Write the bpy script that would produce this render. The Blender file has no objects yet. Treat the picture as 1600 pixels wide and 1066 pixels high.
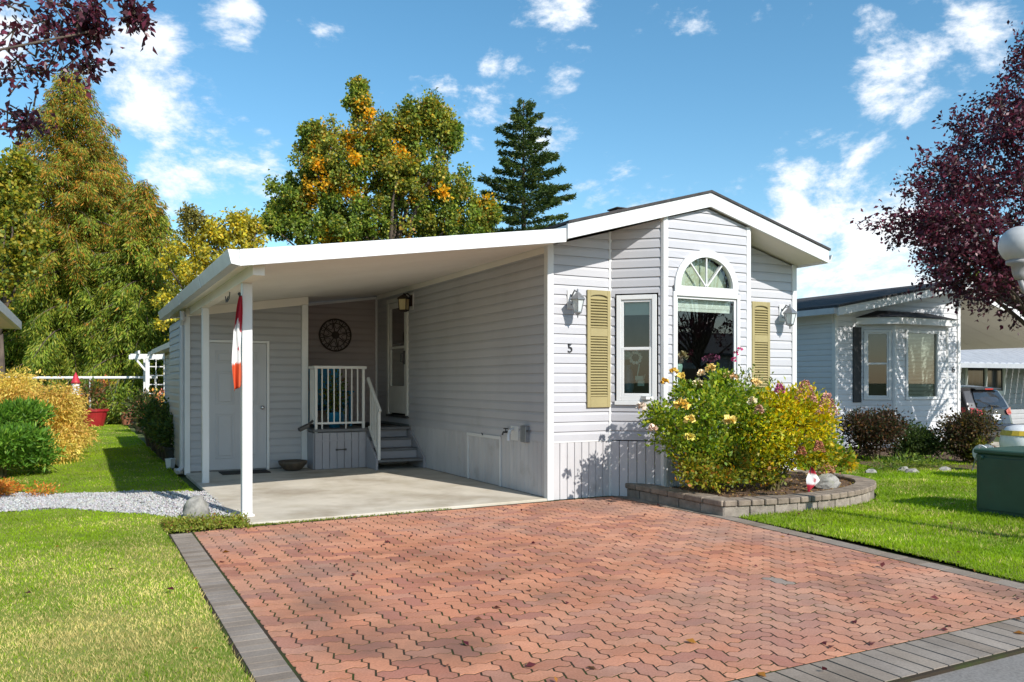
import bpy, math, random
import numpy as np
from mathutils import Vector

random.seed(11)
rng = np.random.default_rng(11)
SC = bpy.context.scene
COL = SC.collection

# ------------------------------------------------------------------ camera
FPX, EYE, HORIZON = 1284.0, 1.4, 597.0
TH = math.atan2(2450, FPX)
FWD = np.array([math.cos(TH), math.sin(TH), 0.0])
RGT = np.array([math.sin(TH), -math.cos(TH), 0.0])
CAMP = np.array([-4.893, -8.406, EYE])
cam = bpy.data.cameras.new('camera')
cam.sensor_width = 36.0
cam.lens = FPX / 1600 * 36
cam.shift_y = (HORIZON - 533) / 1600
cam.clip_start = 0.05
cam.clip_end = 3000
co = bpy.data.objects.new('camera', cam)
COL.objects.link(co)
co.location = CAMP
co.rotation_euler = (math.pi / 2, 0, -math.atan2(FWD[0], FWD[1]))
SC.camera = co

# ------------------------------------------------------------------ light
SUNV = Vector((0.225, -1.0, 0.735)).normalized()      # towards the sun
SUN_STRENGTH, SKY_STRENGTH, EXPOSURE = 5.0, 0.125, 0.28
sl = bpy.data.lights.new('sun', 'SUN')
sl.energy = SUN_STRENGTH
sl.angle = math.radians(0.53)
sl.color = (1.0, 0.955, 0.89)
so = bpy.data.objects.new('sun', sl)
COL.objects.link(so)
so.location = (5, -20, 15)
so.rotation_euler = (-SUNV).to_track_quat('-Z', 'Y').to_euler()

SC.view_settings.view_transform = 'Standard'
SC.view_settings.look = 'None'
SC.view_settings.exposure = EXPOSURE
SC.view_settings.gamma = 1.0
SC.view_settings.use_curve_mapping = False


def ray(u, v):
    return FWD + RGT * (u - 800) / FPX + np.array([0, 0, 1.0]) * (HORIZON - v) / FPX


def at_depth(u, v, d):
    return CAMP + ray(u, v) * d


world = bpy.data.worlds.new('World')
SC.world = world
world.use_nodes = True
wt = world.node_tree
for n in list(wt.nodes):
    wt.nodes.remove(n)
WN = wt.nodes.new


def wl(a, b):
    wt.links.new(a, b)


def wmath(op, a, b=None, clamp=False):
    n = WN('ShaderNodeMath')
    n.operation = op
    n.use_clamp = clamp
    for i, v in enumerate((a, b)):
        if v is None:
            continue
        if isinstance(v, (int, float)):
            n.inputs[i].default_value = v
        else:
            wl(v, n.inputs[i])
    return n.outputs[0]


sky = WN('ShaderNodeTexSky')
sky.sky_type = 'NISHITA'
sky.sun_disc = False
sky.sun_elevation = math.asin(SUNV.z)
sky.sun_rotation = math.atan2(SUNV.x, SUNV.y)
sky.altitude = 20
sky.air_density = 1.0
sky.dust_density = 0.35
sky.ozone_density = 2.2
geo = WN('ShaderNodeTexCoord')
DIRV = geo.outputs['Generated']
# procedural clouds: noise on the sky's own directions, thicker near a few centres
nm = WN('ShaderNodeVectorMath'); nm.operation = 'MULTIPLY'
wl(DIRV, nm.inputs[0]); nm.inputs[1].default_value = (1.0, 1.0, 1.9)
n1 = WN('ShaderNodeTexNoise'); n1.inputs['Scale'].default_value = 5.0
n1.inputs['Detail'].default_value = 9; n1.inputs['Roughness'].default_value = 0.62
n1.inputs['Distortion'].default_value = 0.35
wl(nm.outputs[0], n1.inputs['Vector'])
n2 = WN('ShaderNodeTexNoise'); n2.inputs['Scale'].default_value = 17.0
n2.inputs['Detail'].default_value = 8; n2.inputs['Roughness'].default_value = 0.65
wl(nm.outputs[0], n2.inputs['Vector'])
base = wmath('ADD', wmath('MULTIPLY', n1.outputs['Fac'], 0.72), wmath('MULTIPLY', n2.outputs['Fac'], 0.28))
# (pixel u, v, angular radius, weight, horizontal stretch)
CLOUDS = [(335, 235, 0.085, .30), (230, 170, 0.075, .30), (270, 210, .07, .3), (215, 70, 0.055, .24), (265, 85, .03, .2), (410, 262, 0.05, .24), (290, 275, .05, .2), (170, 110, .06, .2),
          (1420, 55, 0.10, .32), (1340, 85, 0.06, .26), (1500, 20, 0.08, .3), (1250, 310, 0.075, .22), (1380, 385, 0.14, .38),
          (1270, 395, .11, .36), (1200, 345, .07, .2), (860, 15, 0.075, .26), (790, 105, 0.05, .22), (740, 175, 0.05, .2), (860, 190, 0.06, .22), (980, 325, 0.09, .32),
          (1245, 15, 0.055, .22), (1250, 240, .05, .2), (1180, 290, .05, .18), (690, 95, 0.03, .14), (360, 18, 0.04, .2), (520, 45, .03, .12), (880, 135, .035, .16),
          (-600, 150, 0.2, .3), (2300, 200, 0.22, .3), (600, -500, 0.2, .3), (1700, -300, .2, .3), (-200, -200, .2, .3)]
acc = None
for (u, v, r, wgt) in CLOUDS:
    d = ray(u, v); d = d / np.linalg.norm(d)
    dn = WN('ShaderNodeVectorMath'); dn.operation = 'DISTANCE'
    wl(DIRV, dn.inputs[0]); dn.inputs[1].default_value = tuple(d)
    t = wmath('SUBTRACT', 1.0, wmath('DIVIDE', dn.outputs['Value'], r), clamp=True)
    t = wmath('MULTIPLY', wmath('MULTIPLY', t, wgt), wmath('SUBTRACT', 2.0, t))
    acc = t if acc is None else wmath('MAXIMUM', acc, t)
base = wmath('ADD', wmath('MULTIPLY', wmath('SUBTRACT', base, .5), 1.9), .5)
dens = wmath('ADD', base, wmath('MULTIPLY', acc, .85))
mr = WN('ShaderNodeMapRange'); mr.interpolation_type = 'SMOOTHSTEP'
wl(dens, mr.inputs['Value'])
mr.inputs['From Min'].default_value = 0.65
mr.inputs['From Max'].default_value = 0.86
ccol = WN('ShaderNodeMixRGB'); ccol.inputs['Fac'].default_value = 1.0
ccol.inputs['Color1'].default_value = (6.4, 6.9, 7.6, 1)
ccol.inputs['Color2'].default_value = (8.2, 8.35, 8.5, 1)
m3 = WN('ShaderNodeMapRange'); wl(dens, m3.inputs['Value'])
m3.inputs['From Min'].default_value = .7; m3.inputs['From Max'].default_value = .95
wl(m3.outputs['Result'], ccol.inputs['Fac'])
hs = WN('ShaderNodeHueSaturation'); wl(sky.outputs['Color'], hs.inputs['Color'])
hs.inputs['Hue'].default_value = 0.486; hs.inputs['Saturation'].default_value = 1.2; hs.inputs['Value'].default_value = 1.2
mx = WN('ShaderNodeMixRGB')
wl(wmath('MULTIPLY', mr.outputs['Result'], 0.93), mx.inputs['Fac'])
wl(hs.outputs['Color'], mx.inputs['Color1']); wl(ccol.outputs['Color'], mx.inputs['Color2'])
bg = WN('ShaderNodeBackground'); wl(mx.outputs['Color'], bg.inputs['Color'])
bg.inputs['Strength'].default_value = SKY_STRENGTH
wo = WN('ShaderNodeOutputWorld'); wl(bg.outputs['Background'], wo.inputs['Surface'])

# ================================================================== helpers
MATS = {}


def rgb(c):
    return (c[0], c[1], c[2], 1.0)


def mat(name, col, rough=0.6, spec=0.4, col2=None, nscale=3.0, ndet=6.0, lo=.35, hi=.65, bump=0.0, bscale=80.0, metal=0.0,
        dirt=None, dscale=1.2, dlo=.5, dhi=.75, coat=0.0, rnd=0.0, emis=None, stretch=None, attr=None, film=None, speck=0.0):
    """procedural principled material; colour varies by world-space noise"""
    m = bpy.data.materials.new(name)
    m.use_nodes = True
    nt = m.node_tree
    p = nt.nodes['Principled BSDF']
    p.inputs['Roughness'].default_value = rough
    p.inputs['Specular IOR Level'].default_value = spec
    p.inputs['Metallic'].default_value = metal
    p.inputs['Coat Weight'].default_value = coat
    g = nt.nodes.new('ShaderNodeNewGeometry')
    pos = g.outputs['Position']
    if stretch:
        mp = nt.nodes.new('ShaderNodeMapping'); mp.inputs['Scale'].default_value = stretch
        nt.links.new(pos, mp.inputs['Vector']); spos = mp.outputs['Vector']
    else:
        spos = pos

    def noise(scale, det, vec):
        n = nt.nodes.new('ShaderNodeTexNoise')
        n.inputs['Scale'].default_value = scale
        n.inputs['Detail'].default_value = det
        n.inputs['Roughness'].default_value = .6
        nt.links.new(vec, n.inputs['Vector'])
        return n.outputs['Fac']

    def ramp(v, a, b):
        r = nt.nodes.new('ShaderNodeMapRange')
        nt.links.new(v, r.inputs['Value'])
        r.inputs['From Min'].default_value = a
        r.inputs['From Max'].default_value = b
        return r.outputs['Result']

    def mix(f, a, b, blend='MIX'):
        x = nt.nodes.new('ShaderNodeMixRGB'); x.blend_type = blend
        for i, v in ((0, f), (1, a), (2, b)):
            if hasattr(v, 'links'):
                nt.links.new(v, x.inputs[i])
            elif i == 0:
                x.inputs[0].default_value = v
            else:
                x.inputs[i].default_value = rgb(v)
        return x.outputs[0]
    c = None
    if attr:
        a = nt.nodes.new('ShaderNodeAttribute'); a.attribute_name = attr
        c = a.outputs['Color']
        if col2 is not None:
            c = mix(ramp(noise(nscale, ndet, spos), lo, hi), c, mix(1.0, c, col2, 'MULTIPLY'))
    elif col2 is not None:
        c = mix(ramp(noise(nscale, ndet, spos), lo, hi), col, col2)
    if film is not None:                     # worn patches: (colour, scale, low, high, amount)
        fm = nt.nodes.new('ShaderNodeMath'); fm.operation = 'MULTIPLY'; fm.use_clamp = True
        mp2 = nt.nodes.new('ShaderNodeMapping'); mp2.inputs['Location'].default_value = (7.3, 2.1, 4.0)
        nt.links.new(pos, mp2.inputs['Vector'])
        nt.links.new(ramp(noise(film[1], 9, mp2.outputs['Vector']), film[2], film[3]), fm.inputs[0]); fm.inputs[1].default_value = film[4]
        c = mix(fm.outputs[0], c if c is not None else col, film[0])
    if speck > 0:
        sv = nt.nodes.new('ShaderNodeHueSaturation')
        nt.links.new(c, sv.inputs['Color'])
        sr_ = nt.nodes.new('ShaderNodeMapRange'); nt.links.new(noise(85, 3, pos), sr_.inputs['Value'])
        sr_.inputs['From Min'].default_value = .3; sr_.inputs['From Max'].default_value = .7
        sr_.inputs['To Min'].default_value = 1 - speck; sr_.inputs['To Max'].default_value = 1 + speck
        nt.links.new(sr_.outputs['Result'], sv.inputs['Value']); c = sv.outputs['Color']
    if dirt is not None:
        c = mix(ramp(noise(dscale, 8, pos), dlo, dhi), c if c is not None else col, dirt)
    if rnd > 0:
        oi = nt.nodes.new('ShaderNodeObjectInfo')
        hv = nt.nodes.new('ShaderNodeHueSaturation')
        if c is not None:
            nt.links.new(c, hv.inputs['Color'])
        else:
            hv.inputs['Color'].default_value = rgb(col)
        r = nt.nodes.new('ShaderNodeMapRange'); nt.links.new(oi.outputs['Random'], r.inputs['Value'])
        r.inputs['To Min'].default_value = 1 - rnd; r.inputs['To Max'].default_value = 1 + rnd
        nt.links.new(r.outputs['Result'], hv.inputs['Value'])
        c = hv.outputs['Color']
    if c is None:
        p.inputs['Base Color'].default_value = rgb(col)
    else:
        nt.links.new(c, p.inputs['Base Color'])
    if bump > 0:
        b = nt.nodes.new('ShaderNodeBump'); b.inputs['Strength'].default_value = bump
        b.inputs['Distance'].default_value = 0.01
        nt.links.new(noise(bscale, 5, spos), b.inputs['Height'])
        nt.links.new(b.outputs['Normal'], p.inputs['Normal'])
    if emis:
        p.inputs['Emission Color'].default_value = rgb(emis[0]); p.inputs['Emission Strength'].default_value = emis[1]
    MATS[name] = m
    return m


def glass_mat(name, tint=(1, 1, 1), ior=1.5, boost=1.0):
    m = bpy.data.materials.new(name); m.use_nodes = True
    nt = m.node_tree
    for n in list(nt.nodes):
        nt.nodes.remove(n)
    o = nt.nodes.new('ShaderNodeOutputMaterial')
    t = nt.nodes.new('ShaderNodeBsdfTransparent'); t.inputs['Color'].default_value = rgb(tint)
    g = nt.nodes.new('ShaderNodeBsdfGlossy'); g.inputs['Roughness'].default_value = 0.005
    f = nt.nodes.new('ShaderNodeFresnel'); f.inputs['IOR'].default_value = ior
    ml = nt.nodes.new('ShaderNodeMath'); ml.operation = 'MULTIPLY'; ml.use_clamp = True
    nt.links.new(f.outputs[0], ml.inputs[0]); ml.inputs[1].default_value = boost
    x = nt.nodes.new('ShaderNodeMixShader')
    nt.links.new(ml.outputs[0], x.inputs[0]); nt.links.new(t.outputs[0], x.inputs[1]); nt.links.new(g.outputs[0], x.inputs[2])
    nt.links.new(x.outputs[0], o.inputs['Surface'])
    MATS[name] = m
    return m


def leaf_mat(name, transl=0.35, rough=0.5, spec=.35, gain=1.0):
    """leaves and blades: colour from the mesh's own colour attribute, light passes through"""
    m = bpy.data.materials.new(name); m.use_nodes = True
    nt = m.node_tree
    p = nt.nodes['Principled BSDF']
    p.inputs['Roughness'].default_value = rough
    p.inputs['Specular IOR Level'].default_value = spec
    a = nt.nodes.new('ShaderNodeAttribute'); a.attribute_name = 'Col'
    hb = nt.nodes.new('ShaderNodeHueSaturation'); hb.inputs['Value'].default_value = gain; hb.inputs['Saturation'].default_value = 1.04
    nt.links.new(a.outputs['Color'], hb.inputs['Color']); nt.links.new(hb.outputs[0], p.inputs['Base Color'])
    tr = nt.nodes.new('ShaderNodeBsdfTranslucent')
    hv = nt.nodes.new('ShaderNodeHueSaturation'); hv.inputs['Value'].default_value = 1.5 * gain; hv.inputs['Saturation'].default_value = 1.1
    nt.links.new(a.outputs['Color'], hv.inputs['Color']); nt.links.new(hv.outputs[0], tr.inputs['Color'])
    x = nt.nodes.new('ShaderNodeMixShader'); x.inputs[0].default_value = transl
    o = nt.nodes['Material Output']
    nt.links.new(p.outputs[0], x.inputs[1]); nt.links.new(tr.outputs[0], x.inputs[2]); nt.links.new(x.outputs[0], o.inputs['Surface'])
    MATS[name] = m
    return m


ORG = {}


def org(parent):
    return ORG.get(parent.name, np.zeros(3)) if parent is not None else np.zeros(3)


def thing(name, label, cat, loc=(0, 0, 0), group=None, local=False):
    o = bpy.data.objects.new(name, None)
    o.empty_display_size = .2
    COL.objects.link(o)
    o.location = loc
    o['label'] = label; o['category'] = cat
    if group:
        o['group'] = group
    ORG[o.name] = np.zeros(3) if local else np.array(loc, float)
    return o


def tag(o, label, cat, group=None):
    o['label'] = label; o['category'] = cat
    if group:
        o['group'] = group
    return o


def struct(o):
    o['kind'] = 'structure'
    return o


def stuff(o, label=None, cat=None):
    o['kind'] = 'stuff'
    if label:
        o['label'] = label; o['category'] = cat
    return o


def link_mesh(name, me, m, parent=None, smooth=False):
    if isinstance(m, str):
        m = MATS[m]
    if m is not None:
        me.materials.append(m)
    if smooth:
        me.polygons.foreach_set('use_smooth', np.ones(len(me.polygons), dtype=bool))
    o = bpy.data.objects.new(name, me)
    COL.objects.link(o)
    if parent is not None:
        o.parent = parent
        ORG[o.name] = org(parent)
    return o


def np_mesh(name, V, F, colors=None):
    """V (n,3); F (m,k) array of equal-size faces; colors per point (n,3)"""
    V = np.ascontiguousarray(V, dtype=np.float32); F = np.ascontiguousarray(F, dtype=np.int32)
    me = bpy.data.meshes.new(name)
    k = F.shape[1]
    me.vertices.add(len(V)); me.vertices.foreach_set('co', V.ravel())
    me.loops.add(F.size); me.loops.foreach_set('vertex_index', F.ravel())
    me.polygons.add(len(F)); me.polygons.foreach_set('loop_start', np.arange(0, F.size, k, dtype=np.int32))
    me.polygons.foreach_set('loop_total', np.full(len(F), k, dtype=np.int32))
    me.update(calc_edges=True)
    if colors is not None:
        ca = me.color_attributes.new('Col', 'FLOAT_COLOR', 'POINT')
        c4 = np.ones((len(V), 4), dtype=np.float32); c4[:, :3] = colors
        ca.data.foreach_set('color', c4.ravel())
    return me


class MB:
    """collects simple solids into one mesh"""

    def __init__(self):
        self.v = []; self.f = []

    def add(self, vs, fs):
        b = len(self.v)
        self.v += [tuple(float(c) for c in p) for p in vs]
        self.f += [tuple(b + i for i in f) for f in fs]
        return self

    def box(self, x0, x1, y0, y1, z0, z1):
        return self.add([(x0, y0, z0), (x1, y0, z0), (x1, y1, z0), (x0, y1, z0), (x0, y0, z1), (x1, y0, z1), (x1, y1, z1), (x0, y1, z1)],
                        [(0, 3, 2, 1), (4, 5, 6, 7), (0, 1, 5, 4), (1, 2, 6, 5), (2, 3, 7, 6), (3, 0, 4, 7)])

    def obox(self, c, ax, ay, az):
        """box centred at c with half-axis vectors"""
        c, ax, ay, az = (np.array(q, float) for q in (c, ax, ay, az))
        vs = [c + sx * ax + sy * ay + sz * az for sz in (-1, 1) for sx, sy in ((-1, -1), (1, -1), (1, 1), (-1, 1))]
        return self.add(vs, [(0, 3, 2, 1), (4, 5, 6, 7), (0, 1, 5, 4), (1, 2, 6, 5), (2, 3, 7, 6), (3, 0, 4, 7)])

    def bar(self, a, b, w, h, up=(0, 0, 1)):
        a = np.array(a, float); b = np.array(b, float); d = b - a; L = np.linalg.norm(d); d /= L
        s = np.cross(d, up); s /= np.linalg.norm(s); t = np.cross(s, d)
        return self.obox((a + b) / 2, d * L / 2, s * w / 2, t * h / 2)

    def prism(self, poly, e1, e2, n, o=(0, 0, 0), d=0.05):
        """polygon (s,t) in the plane o+s*e1+t*e2 pushed along n by d"""
        e1, e2, n, o = (np.array(q, float) for q in (e1, e2, n, o))
        k = len(poly)
        vs = [o + s * e1 + t * e2 for s, t in poly] + [o + s * e1 + t * e2 + n * d for s, t in poly]
        fs = [tuple(range(k))[::-1], tuple(range(k, 2 * k))] + [(i, (i + 1) % k, k + (i + 1) % k, k + i) for i in range(k)]
        return self.add(vs, fs)

    def tube(self, pts, r, n=8, caps=True):
        pts = [np.array(p, float) for p in pts]
        rs = r if isinstance(r, (list, tuple, np.ndarray)) else [r] * len(pts)
        vs = []; fs = []
        ref = None
        for i, p in enumerate(pts):
            d = pts[min(i + 1, len(pts) - 1)] - pts[max(i - 1, 0)]
            d = d / (np.linalg.norm(d) + 1e-9)
            if ref is None:
                ref = np.cross(d, (0, 0, 1) if abs(d[2]) < .9 else (1, 0, 0))
            s = ref - d * (ref @ d); s /= (np.linalg.norm(s) + 1e-9); ref = s
            t = np.cross(d, s)
            for k in range(n):
                a = 2 * math.pi * k / n
                vs.append(p + rs[i] * (s * math.cos(a) + t * math.sin(a)))
        for i in range(len(pts) - 1):
            for k in range(n):
                fs.append((i * n + k, i * n + (k + 1) % n, (i + 1) * n + (k + 1) % n, (i + 1) * n + k))
        if caps:
            fs.append(tuple(range(n))[::-1]); fs.append(tuple(range((len(pts) - 1) * n, len(pts) * n)))
        return self.add(vs, fs)

    def lathe(self, prof, c=(0, 0, 0), n=16):
        """prof list of (radius, z)"""
        vs = []; fs = []
        for r, z in prof:
            for k in range(n):
                a = 2 * math.pi * k / n
                vs.append((c[0] + r * math.cos(a), c[1] + r * math.sin(a), c[2] + z))
        for i in range(len(prof) - 1):
            for k in range(n):
                fs.append((i * n + k, i * n + (k + 1) % n, (i + 1) * n + (k + 1) % n, (i + 1) * n + k))
        if prof[0][0] > 1e-4:
            fs.append(tuple(range(n))[::-1])
        if prof[-1][0] > 1e-4:
            fs.append(tuple(range((len(prof) - 1) * n, len(prof) * n)))
        return self.add(vs, fs)

    def blob(self, c, r, n=8, m=5, jit=0.0, seed=0):
        rr = random.Random(seed)
        c = np.array(c, float); r = np.array(r, float) * np.ones(3)
        vs = [c + (0, 0, -r[2])]
        for i in range(1, m):
            ph = -math.pi / 2 + math.pi * i / m
            for k in range(n):
                a = 2 * math.pi * (k + .5 * (i % 2)) / n
                j = 1 + jit * rr.uniform(-1, 1)
                vs.append(c + r * j * np.array([math.cos(ph) * math.cos(a), math.cos(ph) * math.sin(a), math.sin(ph)]))
        vs.append(c + (0, 0, r[2]))
        fs = []
        for k in range(n):
            fs.append((0, 1 + (k + 1) % n, 1 + k))
        for i in range(m - 2):
            for k in range(n):
                a = 1 + i * n
                fs.append((a + k, a + (k + 1) % n, a + n + (k + 1) % n, a + n + k))
        a = 1 + (m - 2) * n
        for k in range(n):
            fs.append((a + k, a + (k + 1) % n, a + n))
        return self.add(vs, fs)

    def build(self, name, m, parent=None, smooth=False, bevel=0.0, segs=1):
        me = bpy.data.meshes.new(name)
        o0 = org(parent)
        v = np.array(self.v, float) - o0
        me.from_pydata(v.tolist(), [], self.f)
        me.update()
        o = link_mesh(name, me, m, parent, smooth)
        if bevel:
            b = o.modifiers.new('bevel', 'BEVEL'); b.width = bevel; b.segments = segs; b.limit_method = 'ANGLE'
        return o


def B(name, m, parent, *box, bevel=0.0):
    return MB().box(*box).build(name, m, parent, bevel=bevel)


def clip(poly, a, b, c):
    """keep a*s+b*t<=c"""
    out = []
    for i in range(len(poly)):
        p, q = poly[i], poly[(i + 1) % len(poly)]
        dp = a * p[0] + b * p[1] - c; dq = a * q[0] + b * q[1] - c
        if dp <= 0:
            out.append(p)
        if (dp < 0 < dq) or (dq < 0 < dp):
            t = dp / (dp - dq)
            out.append((p[0] + t * (q[0] - p[0]), p[1] + t * (q[1] - p[1])))
    return out


def area(poly):
    return abs(sum(poly[i][0] * poly[(i + 1) % len(poly)][1] - poly[(i + 1) % len(poly)][0] * poly[i][1] for i in range(len(poly)))) / 2


# ================================================================== materials
mat('vinyl', (.455, .452, .472), .45, .35, col2=(.42, .417, .435), nscale=1.5, stretch=(1, 1, .25), bump=.06, bscale=140, rnd=.025, dirt=(.36, .35, .345), dscale=1.7, dlo=.58, dhi=.9)
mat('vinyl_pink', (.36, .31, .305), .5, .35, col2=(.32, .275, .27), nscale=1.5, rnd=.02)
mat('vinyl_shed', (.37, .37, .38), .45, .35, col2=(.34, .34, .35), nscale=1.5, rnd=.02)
mat('vinyl_skirt', (.51, .50, .505), .5, .3, col2=(.45, .44, .445), nscale=2.0, stretch=(2, 2, .5), dirt=(.30, .28, .265), dscale=2.5, dlo=.58, dhi=.85, bump=.05, bscale=90, rnd=.03)
mat('neighbour_vinyl', (.60, .60, .61), .5, .3, col2=(.55, .55, .56), nscale=1.2, rnd=.02)
mat('trim', (.66, .66, .65), .4, .4, col2=(.61, .61, .60), nscale=2.0, dirt=(.52, .50, .46), dscale=3, dlo=.66, dhi=.9)
mat('fascia', (.68, .68, .67), .35, .45, col2=(.64, .64, .63), nscale=1.3, stretch=(.4, 1, 2))
mat('gutter_metal', (.50, .50, .51), .35, .5, col2=(.43, .43, .44), nscale=3)
mat('soffit', (.78, .73, .66), .55, .3, col2=(.72, .67, .60), nscale=1.2)
mat('shingle', (.075, .07, .07), .9, .2, col2=(.045, .042, .042), nscale=14, bump=.5, bscale=160)
mat('dark_core', (.30, .29, .28), .9, .1, col2=(.25, .24, .23))
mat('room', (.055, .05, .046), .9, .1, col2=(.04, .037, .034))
mat('shutter_green', (.34, .285, .135), .45, .35, col2=(.30, .25, .12), nscale=4)
mat('blind', (.72, .78, .70), .7, .2, col2=(.66, .72, .64), nscale=3)
mat('fan_shade', (.62, .66, .50), .8, .15, col2=(.52, .57, .42), nscale=2.2)
glass_mat('glass', (.80, .84, .82), 1.5, 2.3)
glass_mat('door_glass', (.55, .58, .56), 1.3, .5)
glass_mat('lamp_glass', (.92, .93, .92), 1.45, 1.2)
mat('black_metal', (.03, .03, .03), .45, .5, col2=(.05, .05, .05), nscale=9)
mat('bronze', (.04, .024, .018), .6, .35, col2=(.025, .016, .012), nscale=12)
mat('lamp_silver', (.30, .31, .32), .35, .5, col2=(.22, .23, .24), nscale=15, metal=.5)
mat('amber_glass', (.62, .52, .28), .4, .5, col2=(.5, .4, .2), nscale=6)
mat('lantern_frost', (.62, .65, .64), .25, .5, col2=(.52, .56, .56), nscale=10)
mat('concrete', (.57, .52, .435), .9, .2, col2=(.47, .425, .35), nscale=1.6, ndet=9, dirt=(.24, .19, .13), dscale=.9, dlo=.50, dhi=.78, film=((.34, .29, .20), 1.7, .5, .72, .6), bump=.25, bscale=120)
mat('paver_red', None or (.4, .15, .1), .9, .2, attr='Col', col2=(.62, .60, .58), nscale=1.1, ndet=9, lo=.47, hi=.78,
    dirt=(.15, .095, .07), dscale=.75, dlo=.515, dhi=.78, film=((.44, .33, .265), .55, .45, .70, .5), speck=.16, bump=.35, bscale=240)
mat('paver_grey', (.3, .27, .25), .9, .2, attr='Col', col2=(.7, .68, .66), nscale=2.2, ndet=9, dirt=(.13, .105, .085), dscale=1.6, dlo=.55, dhi=.82, film=((.22, .18, .14), 1.1, .45, .7, .5), speck=.14, bump=.35, bscale=240)
mat('joint_sand', (.05, .038, .027), 1, .1, col2=(.045, .06, .018), nscale=2.2, ndet=8, lo=.45, hi=.6, bump=.6, bscale=180)
mat('asphalt', (.265, .245, .225), .93, .2, col2=(.18, .166, .152), nscale=70, ndet=4, dirt=(.28, .27, .255), dscale=1.1, dlo=.5, dhi=.8, bump=.6, bscale=260)
mat('lawn_soil', (.16, .22, .03), 1, .1, col2=(.22, .23, .06), nscale=1.1, ndet=8, bump=.5, bscale=90)
mat('far_ground', (.07, .10, .035), 1, .1, col2=(.10, .11, .05), nscale=.4, ndet=6)
mat('mulch', (.16, .105, .07), 1, .1, col2=(.09, .06, .04), nscale=22, ndet=8, bump=.9, bscale=70)
mat('gravel', (.52, .51, .50), .9, .2, attr='Col', bump=.2, bscale=200)
mat('gravel_bed', (.36, .35, .33), 1, .1, col2=(.22, .21, .2), nscale=60, bump=.8, bscale=90)
mat('wall_stone', (.33, .285, .235), .95, .2, col2=(.20, .17, .14), nscale=9, ndet=8, bump=.8, bscale=70, rnd=.15, dirt=(.16, .15, .12), dscale=3, dlo=.55, dhi=.8)
mat('cap_stone', (.28, .225, .175), .95, .2, col2=(.17, .135, .105), nscale=9, ndet=8, bump=.6, bscale=90, rnd=.13, dirt=(.13, .12, .09), dscale=3, dlo=.55, dhi=.8)
mat('rock', (.36, .34, .31), .95, .2, col2=(.17, .165, .15), nscale=9, ndet=9, bump=.8, bscale=40, dirt=(.22, .24, .13), dscale=6, dlo=.55, dhi=.75)
mat('bark', (.14, .105, .08), .95, .2, col2=(.07, .055, .045), nscale=10, stretch=(1, 1, .2), bump=.8, bscale=40)
mat('stem', (.17, .12, .06), .9, .2, col2=(.09, .09, .035), nscale=20)
mat('deck_grey', (.17, .17, .175), .75, .3, col2=(.13, .13, .135), nscale=6, stretch=(1, 6, 1))
mat('porch_board', (.34, .33, .35), .55, .3, col2=(.30, .29, .31), nscale=3, rnd=.03)
mat('rail_white', (.68, .665, .63), .4, .4, col2=(.63, .615, .58))
mat('door_white', (.45, .45, .46), .4, .4, col2=(.42, .42, .43), nscale=2)
mat('storm_door', (.64, .63, .58), .35, .4, col2=(.58, .57, .52))
mat('chrome', (.55, .55, .56), .25, .5, metal=.9, col2=(.45, .45, .46))
mat('rubber_mat', (.035, .033, .03), .95, .2, col2=(.06, .055, .05), nscale=30, bump=.6, bscale=200)
mat('blue_paint', (.015, .20, .36), .4, .4, col2=(.01, .15, .29), nscale=4)
mat('flag_cloth', (.8, .8, .8), .75, .2, attr='Col', bump=.1, bscale=300)
mat('pot_brown', (.11, .08, .055), .6, .4, col2=(.065, .05, .035), nscale=12)
mat('pot_red', (.33, .02, .025), .35, .5, col2=(.25, .012, .018), nscale=4)
mat('pot_terracotta', (.32, .13, .07), .8, .3, col2=(.25, .10, .055), nscale=10)
mat('pot_black', (.025, .025, .025), .6, .4, col2=(.04, .04, .04))
mat('vase_mint', (.32, .52, .44), .3, .5, col2=(.28, .46, .39))
mat('blue_ceramic', (.06, .16, .22), .3, .5, col2=(.09, .22, .28), nscale=20)
mat('lace', (.62, .66, .58), .9, .1, col2=(.55, .6, .52))
mat('car_paint', (.03, .031, .037), .28, .5, col2=(.026, .027, .032), coat=.4)
mat('car_glass', (.02, .022, .026), .06, .6, col2=(.025, .027, .03))
mat('car_plastic', (.035, .035, .037), .6, .4, col2=(.045, .045, .047))
mat('tail_red', (.45, .015, .015), .2, .6, col2=(.35, .01, .01), coat=.6)
mat('plate_white', (.75, .76, .78), .4, .4, col2=(.7, .71, .73))
mat('ink', (.02, .02, .022), .5, .4)
mat('transformer_green', (.035, .085, .060), .45, .4, col2=(.028, .068, .048), nscale=4, dirt=(.05, .06, .045), dscale=2.4, dlo=.55, dhi=.8)
mat('globe_white', (.46, .46, .45), .35, .45, col2=(.36, .36, .35), nscale=5)
mat('lamp_post_grey', (.30, .29, .28), .5, .4, col2=(.24, .23, .22), nscale=8)
mat('white_plastic', (.72, .72, .71), .35, .45, col2=(.66, .66, .65))
mat('yellow_plastic', (.55, .38, .04), .4, .4, col2=(.5, .33, .03))
mat('awning_metal', (.40, .41, .43), .4, .4, col2=(.34, .35, .37), nscale=3)
mat('grey_siding', (.40, .40, .41), .6, .3, col2=(.36, .36, .37))
mat('roof_grey', (.13, .135, .14), .85, .2, col2=(.09, .095, .10), nscale=20, bump=.5, bscale=100)
mat('petal', (.8, .6, .2), .7, .2, attr='Col')
mat('red_figure', (.5, .03, .05), .5, .3, col2=(.4, .02, .04))
leaf_mat('leaf', .38, .5, .3, 1.42)
leaf_mat('blade', .38, .55, .2, 1.4)
leaf_mat('purple_leaf', .22, .42, .45)


# ================================================================== foliage builders
def unit(a):
    return a / (np.linalg.norm(a, axis=1, keepdims=True) + 1e-9)


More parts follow.
